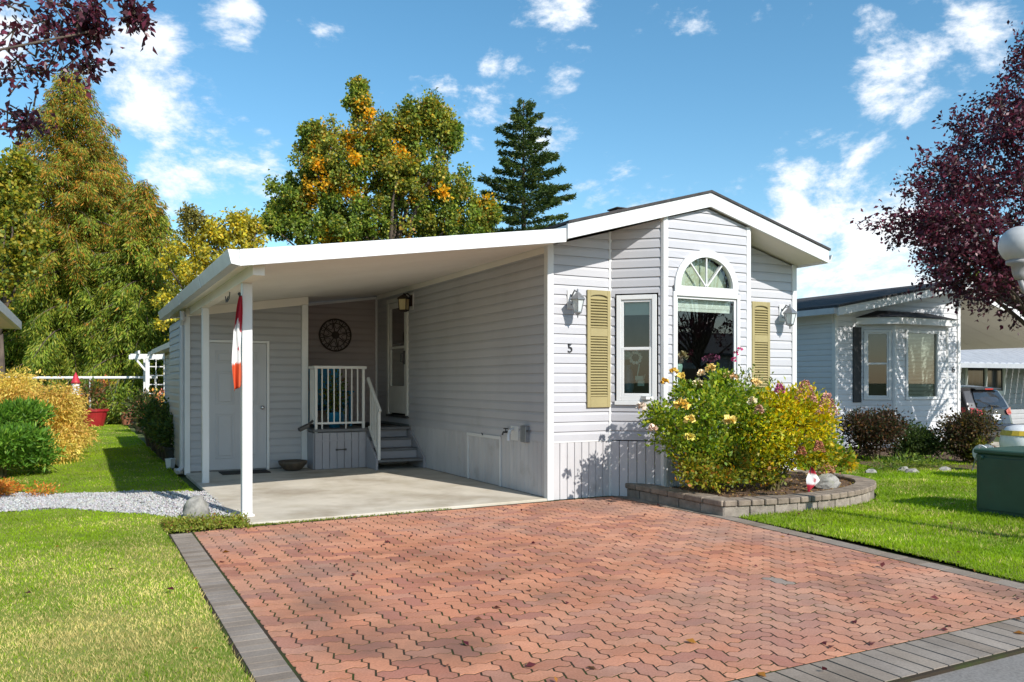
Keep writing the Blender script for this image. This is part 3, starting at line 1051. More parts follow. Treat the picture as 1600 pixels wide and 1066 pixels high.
B('eave_fascia', 'fascia', home, HW + SX - .03, HW + SX, OV + .032, HL, zr(HW + SX, -.02), zr(HW + SX, .14))
B('eave_fascia', 'fascia', home, -SX + .001, -SX + .03, OV + .032, HL, zr(-SX, -.02), zr(-SX, .14))
g_ = MB(); xg = HW + SX
g_.prism([(xg + .002, 3.04), (xg + .07, 3.05), (xg + .10, 3.125), (xg + .085, 3.125), (xg + .062, 3.062), (xg + .012, 3.055), (xg + .012, 3.13), (xg + .002, 3.13)], (1, 0, 0), (0, 0, 1), (0, 1, 0), (0, OV + .02, 0), HL)
g_.build('gutter', 'trim', home)
rv = MB(); rv.box(1.30, 1.44, .45, .65, 3.45, 3.665); rv.box(1.28, 1.46, .43, .67, 3.665, 3.685)
rv.build('roof_vent', 'shingle', rf, bevel=.01)


# ---- windows
def frame_rect(parent, nm, o, u, n, s0, s1, z0, z1, w, d0, d1, m='trim'):
    """four-sided frame ring on plane"""
    o = np.array(o, float); u = np.array(u, float); n = np.array(n, float)
    mb = MB(); oo = o + n * d0
    for poly in ([(s0, z0), (s0 + w, z0), (s0 + w, z1), (s0, z1)], [(s1 - w, z0), (s1, z0), (s1, z1), (s1 - w, z1)],
                 [(s0 + w, z0), (s1 - w, z0), (s1 - w, z0 + w), (s0 + w, z0 + w)], [(s0 + w, z1 - w), (s1 - w, z1 - w), (s1 - w, z1), (s0 + w, z1)]):
        mb.prism(poly, u, (0, 0, 1), n, oo, d1 - d0)
    return mb.build(nm, m, parent, bevel=.003)


def pane(parent, o, u, n, s0, s1, z0, z1, d, nm='pane', m='glass'):
    o = np.array(o, float) + np.array(n, float) * d
    u = np.array(u, float)
    mb = MB(); mb.add([o + u * s0 + (0, 0, z0), o + u * s1 + (0, 0, z0), o + u * s1 + (0, 0, z1), o + u * s0 + (0, 0, z1)], [(0, 1, 2, 3)])
    return mb.build(nm, m, parent)


def double_hung(parent, o, u, n, s0, s1, z0, z1, meet, blind=True, label=None):
    w = frame_rect(parent, 'window', o, u, n, s0, s1, z0, z1, .055, -.03, .035)
    frame_rect(w, 'sash', o, u, n, s0 + .056, s1 - .056, meet - .015, z1 - .056, .03, -.012, .018)
    frame_rect(w, 'sash', o, u, n, s0 + .056, s1 - .056, z0 + .056, meet + .025, .035, -.006, .026)
    pane(w, o, u, n, s0 + .085, s1 - .085, meet + .02, z1 - .085, .0)
    pane(w, o, u, n, s0 + .085, s1 - .085, z0 + .09, meet - .01, .008)
    if blind:
        mb = MB(); oo = np.array(o, float); nn = np.array(n, float)
        for k in range(5):
            zz = z1 - .06 - k * .036
            mb.prism([(s0 + .06, zz - .036), (s1 - .06, zz - .036), (s1 - .06, zz), (s0 + .06, zz)], u, (0, 0, 1), -nn, oo - nn * (.05 + .006 * (k % 2)), .02)
        mb.build('blind', 'blind', w)
    if label:
        w['label'] = label
    return w


wl_ = double_hung(home, (BX[0], 0, 0), uL, nL, WL[0], WL[1], WL[2], WL[3], 1.80)
MB().prism([(WL[0] - .02, WL[2] - .05), (WL[1] + .02, WL[2] - .05), (WL[1] + .02, WL[2] - .002), (WL[0] - .02, WL[2] - .002)], uL, (0, 0, 1), nL, (BX[0], 0, 0), .05).build('sill', 'trim', wl_, bevel=.003)
double_hung(home, (BX[2], BY, 0), uR, nR, WL[0], WL[1], WL[2], WL[3], 1.80)
oC = (0, BY, 0); uC = (1, 0, 0); nC = (0, -1, 0)
wc = frame_rect(home, 'window', oC, uC, nC, WC[0], WC[1], WC[2], WC[3], .05, -.03, .04)
frame_rect(wc, 'sash', oC, uC, nC, WC[0] + .051, WC[1] - .051, WC[2] + .051, WC[3] - .051, .03, -.012, .016)
pane(wc, oC, uC, nC, WC[0] + .08, WC[1] - .08, WC[2] + .08, WC[3] - .08, .0)
mb = MB()
for k in range(4):
    zz = WC[3] - .06 - k * .042
    mb.box(WC[0] + .06, WC[1] - .09, BY + .05 + .006 * (k % 2), BY + .075, zz - .042, zz)
mb.build('blind', 'blind', wc)
# arched fan window
aw = MB()
outer, inner = [], []
NA = 28
for k in range(NA + 1):
    a = math.pi * k / NA
    outer.append((AC[0] + AC[2] * 1.0 * math.cos(a) + .035 * math.cos(a), AC[1] + (AC[3] + .035) * math.sin(a)))
    inner.append((AC[0] + (AC[2] - .055) * math.cos(a), AC[1] + (AC[3] - .055) * math.sin(a)))
for k in range(NA):
    aw.prism([inner[k], outer[k], outer[k + 1], inner[k + 1]], uC, (0, 0, 1), nC, (0, BY + .03, 0), .07)
aw.box(AC[0] - AC[2] - .035, AC[0] + AC[2] + .035, BY - .038, BY + .03, WC[3] + .002, AC[1])
fan = aw.build('fan_window', 'trim', home)
pan = MB()
pan.add([(p[0], BY + .0, p[1]) for p in inner], [tuple(range(NA + 1))])
pan.build('pane', 'glass', fan)
pan = MB()
pan.prism([(p[0], p[1]) for p in inner], uC, (0, 0, 1), (0, 1, 0), (0, BY + .085, 0), .012)
pan.build('shade', 'fan_shade', fan)
for ang in (52, 90, 128):
    a = math.radians(ang)
    p0 = np.array([AC[0], BY - .012, AC[1]]); p1 = p0 + np.array([(AC[2] - .05) * math.cos(a), 0, (AC[3] - .05) * math.sin(a)])
    MB().bar(p0, p1, .016, .022, up=(0, 1, 0)).build('muntin', 'trim', fan)


# ---- shutters, numbers
def shutter(x0, x1, z0, z1, label):
    t = thing('shutter', label, 'shutter', ((x0 + x1) / 2, -.03, z0), group='louvred shutters beside the bay')
    st = .045
    y1, y0 = -.018, -.045
    fr = MB(); fr.box(x0, x0 + st, y0, y1, z0, z1); fr.box(x1 - st, x1, y0, y1, z0, z1)
    zm = z0 + (z1 - z0) * .60 - .02
    zm = z0 + .86 * (z1 - z0) / 1.42
    fr.box(x0 + st, x1 - st, y0, y1, z0, z0 + .13); fr.box(x0 + st, x1 - st, y0, y1, zm, zm + .1)
    xm = (x0 + x1) / 2; hw = (x1 - x0) / 2 - st
    arch = [(xm - hw, z1)] + [(xm + hw * math.cos(math.pi * (1 - k / 8)), z1 - .085 + .03 * math.sin(math.pi * k / 8)) for k in range(9)] + [(xm + hw, z1)]
    fr.prism(arch, (1, 0, 0), (0, 0, 1), (0, 1, 0), (0, y0, 0), y1 - y0)
    fr.build('frame', 'shutter_green', t, bevel=.003)
    MB().box(x0 + st, x1 - st, y1 - .004, y1, z0 + .13, z1 - .06).build('backing', 'shutter_green', t)
    for za, zb in ((z0 + .13, zm), (zm + .1, z1 - .085)):
        k = int((zb - za) / .033)
        for i in range(k):
            zc = za + (i + .5) * (zb - za) / k
            MB().obox((xm, -.034, zc), (hw, 0, 0), (0, .011, .010), (0, -.002, .003)).build('slat', 'shutter_green', t)
    return t


shutter(.52, .855, 1.09, 2.515, 'olive green louvred shutter beside house number 5')
shutter(3.172, 3.50, 1.09, 2.495, 'olive green louvred shutter behind the rose bush top')


def digit(txt, loc, size, label, rotz=0.0):
    cu = bpy.data.curves.new('digit', 'FONT'); cu.body = txt; cu.size = size; cu.extrude = .006; cu.align_x = 'CENTER'
    o = bpy.data.objects.new('tmp', cu); COL.objects.link(o)
    dg = bpy.context.evaluated_depsgraph_get()
    me = bpy.data.meshes.new_from_object(o.evaluated_get(dg))
    bpy.data.objects.remove(o)
    q = link_mesh('house_number', me, 'ink')
    q.location = loc; q.rotation_euler = (math.pi / 2, 0, rotz)
    return tag(q, label, 'number')


digit('5', (.285, -.024, 1.755), .155, 'dark metal house number 5 on grey siding')


# ---- lanterns on the front
def lantern(x, z, label):
    t = thing('wall_lantern', label, 'wall lamp', (x, -.02, z), group='silver wall lanterns on the bay front')
    b = MB(); b.box(x - .055, x + .055, -.032, -.016, z - .09, z + .14); b.build('back_plate', 'trim', t, bevel=.004)
    b = MB(); b.tube([(x, -.03, z + .06), (x, -.10, z + .13), (x, -.16, z + .10), (x, -.17, z + .04)], .011, 8)
    b.tube([(x, -.03, z - .03), (x, -.07, z - .045), (x, -.10, z - .01), (x, -.075, z + .03)], .007, 6)
    b.build('arm', 'lamp_silver', t, smooth=True)
    c = (x, -.17, z)
    b = MB(); b.lathe([(.003, .145), (.012, .13), (.016, .10), (.03, .09), (.085, .035), (.098, .02), (.098, .01), (.085, .008)], c, 6); b.build('cap', 'lamp_silver', t)
    b = MB(); b.lathe([(.08, .008), (.046, -.13)], c, 6); b.build('glass', 'lantern_frost', t)
    b = MB()
    for k in range(6):
        a = 2 * math.pi * k / 6
        b.tube([(c[0] + .083 * math.cos(a), c[1] + .083 * math.sin(a), z + .012), (c[0] + .049 * math.cos(a), c[1] + .049 * math.sin(a), z - .132)], .0055, 5)
    b.lathe([(.055, -.128), (.055, -.142), (.03, -.158), (.012, -.165), (.010, -.19), (.003, -.205)], c, 6)
    b.build('cage', 'lamp_silver', t)
    return t


lantern(.30, 2.36, 'silver hexagonal wall lantern above house number 5')
lantern(3.74, 2.33, 'silver hexagonal wall lantern beside the far shutter')

# ---- storm door on the side wall
sd = thing('storm_door', 'white storm door with dark upper glass above the porch', 'door', (0, 5.18, .83))
b = MB(); b.box(-.045, .03, 4.66, 4.74, .83, 2.865); b.box(-.045, .03, 5.61, 5.69, .83, 2.865); b.box(-.045, .03, 4.74, 5.61, 2.79, 2.865)
b.build('frame', 'storm_door', sd, bevel=.004)
b = MB(); b.box(-.03, .0, 4.745, 4.83, .86, 2.785); b.box(-.03, .0, 5.52, 5.605, .86, 2.785); b.box(-.03, .0, 4.83, 5.52, 2.69, 2.785)
b.box(-.03, .0, 4.83, 5.52, .86, 1.33); b.box(-.03, .0, 4.83, 5.52, 1.98, 2.02)
b.build('leaf', 'storm_door', sd, bevel=.003)
pane(sd, (0, 0, 0), (0, 1, 0), (-1, 0, 0), 4.83, 5.52, 2.02, 2.69, .012, m='door_glass')
pane(sd, (0, 0, 0), (0, 1, 0), (-1, 0, 0), 4.83, 5.52, 1.33, 1.98, .010, m='door_glass')
B('inner_door', 'pot_black', sd, .035, .06, 4.74, 5.61, .84, 2.79)
B('inner_panel', 'storm_door', sd, .025, .034, 4.80, 5.55, 1.30, 1.99)
b = MB(); b.box(-.065, -.03, 4.765, 4.80, 1.70, 1.93); b.tube([(-.06, 4.785, 1.88), (-.10, 4.79, 1.88), (-.10, 4.79, 1.74), (-.06, 4.785, 1.74)], .011, 6); b.build('handle', 'black_metal', sd)
b = MB(); b.tube([(-.045, 4.95, 2.05), (-.06, 5.3, 2.05)], .008, 6); b.build('closer', 'lamp_silver', sd)
B('threshold', 'black_metal', sd, -.06, .03, 4.66, 5.69, .79, .828)
# coach light
cl = thing('coach_light', 'dark bronze coach light with amber glass beside the storm door', 'wall lamp', (-.02, 4.50, 2.72))
B('back_plate', 'trim', cl, -.03, -.014, 4.40, 4.56, 2.60, 2.88)
b = MB(); b.box(-.05, -.03, 4.43, 4.53, 2.66, 2.84); b.tube([(-.04, 4.48, 2.82), (-.10, 4.48, 2.87), (-.15, 4.48, 2.85)], .012, 6); b.build('arm', 'bronze', cl)
c = (-.16, 4.48, 2.70)
b = MB(); b.lathe([(.012, .17), (.02, .15), (.035, .14), (.115, .09), (.115, .07)], c, 4); b.lathe([(.088, -.12), (.088, -.105), (.06, -.135), (.01, -.145)], c, 4)
for k in range(4):
    a = 2 * math.pi * k / 4
    b.tube([(c[0] + .10 * math.cos(a), c[1] + .10 * math.sin(a), c[2] + .075), (c[0] + .085 * math.cos(a), c[1] + .085 * math.sin(a), c[2] - .11)], .008, 4)
b.build('cage', 'bronze', cl)
b = MB(); b.lathe([(.092, .07), (.076, -.105)], c, 4); b.build('glass', 'amber_glass', cl)

# ---- access hatch, tap, outlet on the side skirt
ah = thing('access_hatch', 'skirting access hatch framed by white trim strips', 'hatch', (-.02, 1.72, .03))
b = MB(); b.box(-.034, -.018, 2.215, 2.245, .03, .645); b.box(-.034, -.018, 1.20, 1.23, .03, .645)
b.build('side_trim', 'trim', ah); B('top_trim', 'trim', ah, -.036, -.018, 1.195, 2.25, .645, .685)
b = MB(); b.tube([(-.04, 1.72, .675), (-.05, 1.72, .70), (-.04, 1.75, .70)], .007, 6); b.build('latch', 'black_metal', ah)
tp = thing('garden_tap', 'small dark garden tap with handle on the side wall', 'tap', (-.03, 1.0, .75))
b = MB(); b.tube([(-.01, 1.0, .755), (-.09, 1.0, .755), (-.105, 1.0, .72)], .013, 8); b.build('spout', 'black_metal', tp, smooth=True)
b = MB(); b.tube([(-.055, 1.0, .755), (-.055, 1.0, .80)], .007, 6); b.lathe([(.03, .0), (.034, .006), (.03, .012)], (-.055, 1.0, .795), 8); b.build('handle', 'black_metal', tp)
vp = MB(); vp.tube([(-.012, .86, .80), (-.05, .84, .80), (-.10, .80, .785), (-.135, .77, .73), (-.145, .755, .66)], .021, 10)
vp.box(-.024, -.01, .72, .92, .66, .84)
tag(vp.build('drain_spout', 'trim', None, smooth=False), 'white curved drain spout beside the garden tap', 'pipe')
ob = thing('outlet_box', 'grey covered outlet box near the front corner', 'outlet', (-.02, .5, .66))
B('body', 'lamp_silver', ob, -.075, -.012, .43, .57, .655, .86, bevel=.006)
b = MB(); b.tube([(-.07, .40, .80), (-.05, .43, .80)], .014, 6); b.build('plug', 'black_metal', ob)

# things behind the glass
ti = thing('window_ornament', 'mint and blue ornaments with lace behind the side bay window', 'ornament', (1.2, -.02, 1.24))
q0 = np.array([BX[0], 0, 0]) - nL * .16
pt = lambda s, z, dd=0: q0 + uL * s - nL * dd + np.array([0, 0, z])
b = MB()
c = pt(.29, 1.70)
for k in range(10):
    a = 2 * math.pi * k / 10
    b.blob(c + uL * .065 * math.cos(a) + np.array([0, 0, .065 * math.sin(a)]), (.024, .024, .024), 6, 4)
b.build('lace_doily', 'lace', ti)
b = MB(); b.blob(pt(.17, 1.73), (.075, .06, .06), 10, 6); b.build('mint_bowl', 'vase_mint', ti, smooth=True)
b = MB(); b.lathe([(.05, 0), (.08, .08), (.085, .2), (.06, .3), (.035, .34), (.05, .37)], pt(.19, 1.24), 12); b.build('blue_jar', 'blue_ceramic', ti, smooth=True)
b = MB(); b.bar(pt(.30, 1.40), pt(.34, 1.62), .012, .012); b.obox(pt(.34, 1.45), uL * .05, nL * .03, (0, 0, .025)); b.obox(pt(.36, 1.385), uL * .04, nL * .03, (0, 0, .035)); b.bar(pt(.40, 1.44), pt(.41, 1.50), .008, .008)
b.build('mint_sculpture', 'vase_mint', ti)
ws = B('window_shelf', 'trim', home, BX[0] + .25, BX[3] - .25, -.40, -.22, 1.19, 1.225)
vs = thing('flower_vase', 'pale green vase of peach roses inside the large window', 'vase', (1.66, -.31, 1.225))
b = MB(); b.lathe([(.04, 0), (.035, .02), (.055, .10), (.075, .19), (.07, .22), (.06, .225)], (1.66, -.31, 1.40), 14); b.lathe([(.06, 0), (.06, .175)], (1.66, -.31, 1.225), 10); b.build('vase', 'vase_mint', vs, smooth=True)


def rose_head(c, r, col, parent, nm='flower', n=26):
    """a rose: overlapping cupped petals round a core"""
    c = np.array(c, float)
    dirs = sphere_dirs(n); dirs[:, 2] = np.abs(dirs[:, 2]) * .9 - .15
    P = c + dirs * r * .25
    cc = np.array(col)[None] * rng.uniform(.75, 1.15, (n, 1))
    return leaf_mesh(nm, P, dirs + rng.normal(0, .25, (n, 3)), r * rng.uniform(.75, 1.1, n), .95, np.clip(cc, 0, 1), 'petal', parent, unit(np.cross(dirs, rng.normal(size=(n, 3)))), .4)


for k, (dx, dz, cl_) in enumerate(((-.07, .30, (.62, .42, .30)), (.08, .32, (.62, .52, .30)), (-.14, .27, (.45, .45, .5)), (.02, .27, (.6, .45, .35)))):
    rose_head((1.66 + dx, -.31, 1.40 + dz), .075, cl_, vs)
rose_pts = []
vpk = thing('flower_vase', 'dark vase of magenta flowers inside the large window', 'vase', (2.22, -.30, 1.225))
b = MB(); b.lathe([(.05, 0), (.06, .1), (.05, .38), (.06, .40)], (2.22, -.30, 1.225), 10); b.build('vase', 'pot_black', vpk, smooth=True)
for k in range(5):
    rose_head((2.22 + .05 * (k - 2), -.30 + .02 * (k % 2), 1.67 + .03 * (k % 3)), .05, (.32, .08, .18), vpk, n=14)

# ================================================================== carport
cp = thing('carport', 'white lean-to carport roof on square posts beside the home', 'carport', (-1.8, 2.0, 0))
zc = lambda x: 2.473 + .142 * (x + 3.575)
CY0, CY1 = -.50, 7.25
XA, XB = -3.60, -.105
MB().prism([(XA, zc(XA) + .12), (XB, zc(XB) + .12), (XB, zc(XB) + .15), (XA, zc(XA) + .15)], (1, 0, 0), (0, 0, 1), (0, 1, 0), (0, CY0 + .002, 0), CY1 - CY0).build('roof_sheet', 'gutter_metal', cp)
# ceiling pans running across, each a panel
npan = 19
for k in range(npan):
    ya = CY0 + .04 + k * (CY1 - CY0 - .06) / npan; yb = CY0 + .04 + (k + 1) * (CY1 - CY0 - .06) / npan - .006
    xb = -.026
    MB().prism([(XA + .03, zc(XA + .03) + .03), (xb, zc(xb) + .03), (xb, zc(xb) + .05), (XA + .03, zc(XA + .03) + .05)], (1, 0, 0), (0, 0, 1), (0, 1, 0), (0, ya, 0), yb - ya).build('ceiling_panel', 'soffit', cp, bevel=.002)
MB().prism([(XA, zc(XA)), (XB + .03, zc(XB + .03)), (XB + .03, zc(XB + .03) + .155), (XA, zc(XA) + .155)], (1, 0, 0), (0, 0, 1), (0, -1, 0), (0, CY0, 0), .03).build('front_fascia', 'fascia', cp, bevel=.003)
gt = MB()
gt.prism([(XA - .002, zc(XA) + .005), (XA - .075, zc(XA) + .02), (XA - .105, zc(XA) + .15), (XA - .09, zc(XA) + .15), (XA - .065, zc(XA) + .035), (XA - .014, zc(XA) + .02), (XA - .014, zc(XA) + .15), (XA - .002, zc(XA) + .15)],
         (1, 0, 0), (0, 0, 1), (0, 1, 0), (0, CY0 - .028, 0), CY1 - CY0)
gut = gt.build('gutter', 'gutter_metal', cp)
gt = MB()
gt.add([(XA - .002, CY0 - .03, zc(XA) + .005), (XA - .075, CY0 - .03, zc(XA) + .02), (XA - .105, CY0 - .03, zc(XA) + .15), (XA - .002, CY0 - .03, zc(XA) + .15)], [(0, 1, 2, 3)])
gt.build('gutter_end', 'fascia', gut)
for yk in (1.6, 3.9, 5.2):
    MB().prism([(XA - .079, zc(XA) + .012), (XA - .112, zc(XA) + .155), (XA - .107, zc(XA) + .155), (XA - .073, zc(XA) + .012)], (1, 0, 0), (0, 0, 1), (0, 1, 0), (0, yk, 0), .03).build('gutter_joint', 'trim', gut)
B('beam', 'soffit', cp, -3.455, -3.345, CY0 + .12, 4.80, zc(-3.4) - .085, zc(-3.4) + .026)
b = MB(); b.box(-3.44, -3.34, .285, .385, .02, zc(-3.4) - .085); b.box(-3.46, -3.32, .27, .40, .0, .045)
b.build('post', 'trim', cp, bevel=.004)
b = MB(); b.box(-3.435, -3.345, 3.45, 3.54, .02, zc(-3.4) - .085); b.build('post', 'trim', cp, bevel=.004)
b = MB(); b.tube([(-3.43, 1.15, 2.40), (-3.43, 1.2, 2.33), (-3.44, 1.26, 2.30), (-3.42, 1.34, 2.37), (-3.43, 1.42, 2.31), (-3.43, 1.45, 2.38)], .006, 5); b.build('loose_wire', 'black_metal', cp)

# ================================================================== shed
SY = 4.85
SXL, SXR = -3.50, -1.72
shed = thing('storage_shed', 'grey lap sided storage shed under the carport roof', 'shed', (-2.6, 5.6, 0))
b = MB(); b.box(SXL + .03, SXR - .03, SY + .02, SY + .06, 0, 2.42); b.box(SXL + .02, SXL + .06, SY + .02, CY1, 0, 2.42); b.box(SXR - .06, SXR - .02, SY + .02, 6.33, 0, 2.45); b.box(SXL + .06, 0, CY1 - .05, CY1, 0, 2.45)
b.build('wall_core', 'dark_core', shed)
DX0, DX1 = -3.185, -2.315
topS = [(zc(0) - .10, .142)]
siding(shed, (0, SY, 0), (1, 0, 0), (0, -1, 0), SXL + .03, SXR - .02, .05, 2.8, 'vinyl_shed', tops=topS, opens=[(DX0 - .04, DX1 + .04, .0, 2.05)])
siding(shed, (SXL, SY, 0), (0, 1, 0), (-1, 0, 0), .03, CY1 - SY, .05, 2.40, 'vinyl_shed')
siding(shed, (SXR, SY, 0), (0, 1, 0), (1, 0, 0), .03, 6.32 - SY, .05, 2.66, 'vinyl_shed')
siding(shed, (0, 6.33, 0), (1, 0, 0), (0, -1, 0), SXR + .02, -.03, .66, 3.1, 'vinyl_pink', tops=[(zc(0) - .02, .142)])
MB().prism([(SXL, zc(SXL) - .1), (SXR + .06, zc(SXR + .06) - .1), (SXR + .06, zc(SXR + .06) + .027), (SXL, zc(SXL) + .027)], (1, 0, 0), (0, 0, 1), (0, -1, 0), (0, SY, 0), .03).build('top_trim', 'soffit', shed)
MB().prism([(SXR + .065, zc(SXR + .065) - .035), (-.03, zc(-.03) - .035), (-.03, zc(-.03) + .01), (SXR + .065, zc(SXR + .065) + .01)], (1, 0, 0), (0, 0, 1), (0, -1, 0), (0, 6.33, 0), .025).build('top_trim', 'trim', shed)
B('corner_trim', 'trim', shed, -.05, -.017, 6.29, 6.328, .66, 2.94)
corner_post(shed, SXL + .02, SY + .0, 0, zc(SXL) - .1, .08)
b = MB(); b.box(SXR - .045, SXR + .055, SY - .05, SY + .03, 0, zc(SXR) - .1); b.build('corner_trim', 'trim', shed, bevel=.004)
b = MB(); b.tube([(SXL - .06, SY - .10, 2.46), (SXL - .05, SY - .08, 2.34), (SXL - .05, SY + .02, 2.25), (SXL - .05, SY + .02, .12), (SXL - .12, SY - .06, .05)], .036, 8)
b.build('downspout', 'gutter_metal', shed)
dr = MB(); dr.box(DX0, DX1, SY - .012, SY + .02, .05, 2.0)
door = dr.build('door', 'door_white', shed, bevel=.003)
for (xa, xb) in ((DX0 + .11, (DX0 + DX1) / 2 - .05), ((DX0 + DX1) / 2 + .05, DX1 - .11)):
    for (za, zb) in ((.22, .92), (1.05, 1.58), (1.68, 1.88)):
        m_ = MB(); m_.box(xa + .045, xb - .045, SY - .022, SY - .012, za + .045, zb - .045)
        m_.build('raised_panel', 'door_white', door, bevel=.009)
        fr_ = frame_rect(door, 'panel_moulding', (0, SY, 0), (1, 0, 0), (0, -1, 0), xa, xb, za, zb, .022, .0121, .019, 'door_white')
b = MB(); b.lathe([(.012, 0), (.012, .03), (.028, .04), (.032, .055), (.02, .068)], (0, 0, 0), 12)
b.v = [(DX1 - .065 + x_, SY - .012 - z_, 1.0 + y_) for x_, y_, z_ in b.v]; b.build('door_knob', 'chrome', door, smooth=True)
b = MB(); b.box(DX0 - .045, DX0 - .004, SY - .03, SY + .02, .02, 2.045); b.box(DX1 + .004, DX1 + .045, SY - .03, SY + .02, .02, 2.045); b.box(DX0 - .004, DX1 + .004, SY - .03, SY + .02, 2.004, 2.045)
b.build('door_trim', 'trim', shed, bevel=.003)
# rear lean-to of the shed with its window and lower eave
rs = thing('rear_shed', 'low grey shed with small white window behind the carport', 'shed', (-2.8, 10.0, 0))
b = MB(); b.box(-3.19, -.2, 7.27, 11.6, 0, 2.02); b.build('wall_core', 'dark_core', rs)
siding(rs, (-3.2, 7.26, 0), (0, 1, 0), (-1, 0, 0), 0.02, 4.3, .05, 2.05, 'vinyl_shed', opens=[(1.5, 2.8, 1.15, 1.9)])
siding(rs, (-3.2, 7.26, 0), (1, 0, 0), (0, -1, 0), 0, .1, .05, 2.05, 'vinyl_shed')
MB().prism([(-3.48, 2.03), (0, 2.35), (0, 2.43), (-3.48, 2.13)], (1, 0, 0), (0, 0, 1), (0, 1, 0), (0, 7.26, 0), 4.6).build('roof', 'fascia', rs)
corner_post(rs, -3.2, 11.57, 0, 2.05, .07)
rw = frame_rect(rs, 'window', (-3.2, 7.26, 0), (0, 1, 0), (-1, 0, 0), 1.5, 2.8, 1.15, 1.9, .07, -.02, .04)
pane(rw, (-3.2, 7.26, 0), (0, 1, 0), (-1, 0, 0), 1.57, 2.73, 1.22, 1.83, .02, m='car_glass')

# door mat, bowl
tag(B('door_mat', 'rubber_mat', None, -3.05, -2.35, 4.30, 4.72, .026, .042, bevel=.005), 'dark rubber mat lying before the shed door', 'mat')
bw = thing('planter_bowl', 'shallow brown bowl planter on the slab by the porch', 'bowl', (-1.98, 4.5, .025))
b = MB(); b.lathe([(.10, 0), (.15, .03), (.21, .10), (.225, .14), (.215, .15), (.195, .13), (.02, .11)], (-1.98, 4.5, .026), 18); b.build('bowl', 'pot_brown', bw, smooth=True)
b = MB(); b.lathe([(.19, .115), (.1, .125), (.0, .13)], (-1.98, 4.5, .026), 14); b.build('soil', 'mulch', bw)
# metal wall medallion
md = thing('wall_medallion', 'round dark metal openwork medallion on the porch wall', 'wall art', (-.81, 6.30, 2.25))
MC = np.array([-.81, 6.295, 2.25]); MR = .30


def ring(r0, r1, n=40, d=.012):
    b = MB()
    for k in range(n):
        a0, a1 = 2 * math.pi * k / n, 2 * math.pi * (k + 1) / n
        q = [(r * math.cos(a), r * math.sin(a)) for r, a in ((r0, a0), (r1, a0), (r1, a1), (r0, a1))]
        b.prism(q, (1, 0, 0), (0, 0, 1), (0, -1, 0), MC, d)
    return b


ring(.275, .302).build('outer_ring', 'bronze', md)
ring(.205, .218).build('inner_ring', 'bronze', md)
b = MB(); b.prism([(.07 * math.cos(2 * math.pi * k / 16), .07 * math.sin(2 * math.pi * k / 16)) for k in range(16)], (1, 0, 0), (0, 0, 1), (0, -1, 0), MC, .025); b.build('hub', 'bronze', md)
for k in range(8):
    a = 2 * math.pi * k / 8 + .2
    e = np.array([math.cos(a), 0, math.sin(a)]); tt = np.array([-math.sin(a), 0, math.cos(a)])
    MB().bar(MC + e * .065 + (0, -.008, 0), MC + e * .28 + (0, -.008, 0), .016, .012, up=(0, 1, 0)).build('spoke', 'bronze', md)
    b = MB()
    a2 = a + math.pi / 8; e2 = np.array([math.cos(a2), 0, math.sin(a2)]); t2 = np.array([-math.sin(a2), 0, math.cos(a2)])
    b.tube([MC + e2 * .205 + t2 * .06 + (0, -.008, 0), MC + e2 * .14 + t2 * .03 + (0, -.008, 0), MC + e2 * .115 + (0, -.008, 0), MC + e2 * .14 - t2 * .03 + (0, -.008, 0), MC + e2 * .205 - t2 * .06 + (0, -.008, 0)], .006, 5)
    for q in (-1, 1):
        b.tube([MC + e2 * (.245 + .024 * math.sin(w_)) + t2 * q * (.05 + .024 * math.cos(w_)) + (0, -.008, 0) for w_ in np.linspace(0, 5.0, 8)], .0065, 5)
    b.build('scroll', 'bronze', md)

# ================================================================== porch
po = thing('porch', 'grey boarded porch with dark deck and steps at the storm door', 'porch', (-.85, 5.3, 0))
DZ = .655
PX0, PX1, PY0 = -1.665, -.84, 4.40
b = MB(); b.box(PX0 + .02, -.03, PY0 + .25, 6.3, .03, DZ - .05); b.box(PX0 + .02, PX1, PY0 + .02, PY0 + .25, .03, DZ - .05); b.build('frame_core', 'dark_core', po)
nd = 13
for k in range(nd):
    ya = PY0 - .03 + k * (6.31 - PY0 + .03) / nd; yb = PY0 - .03 + (k + 1) * (6.31 - PY0 + .03) / nd - .006
    xb = PX1 + .01 if yb < 4.66 else -.025
    B('deck_board', 'deck_grey', po, PX0 - .02, xb, ya, yb, DZ - .04, DZ, bevel=.004)
skirting(po, (0, PY0, 0), (1, 0, 0), (0, -1, 0), PX0, PX1, .03, DZ - .055, 'porch_board', w=.118, name='skirt_board')
skirting(po, (PX0, PY0, 0), (0, 1, 0), (-1, 0, 0), .0, .42, .03, DZ - .055, 'porch_board', w=.105, name='skirt_board')
B('skirt_rail', 'porch_board', po, PX0 + .0, PX1, PY0 - .024, PY0 - .0165, .46, .49)
b = MB(); b.bar((-1.32, PY0 - .027, .33), (-1.18, PY0 - .027, .33), .012, .02); b.box(-1.335, -1.30, PY0 - .04, PY0 - .016, .315, .345); b.box(-1.20, -1.165, PY0 - .04, PY0 - .016, .315, .345); b.build('skirt_handle', 'black_metal', po)
# steps
ST = [(4.40, 4.64, .49), (4.16, 4.40, .335), (3.92, 4.16, .18)]
for (ya, yb, z) in ST:
    B('tread', 'deck_grey', po, -.80, -.055, ya - .03, yb + .02, z - .038, z, bevel=.006)
    B('riser', 'porch_board', po, -.79, -.06, yb - .005, yb + .012, z + .0, z + .118)
for xs_ in (-.838, -.05):
    MB().prism([(3.88, .03), (4.62, .03), (4.62, .60), (4.5, .60), (3.88, .20)], (0, 1, 0), (0, 0, 1), (1, 0, 0), (xs_ - .0, 0, 0), .034).build('stringer', 'porch_board', po, bevel=.003)
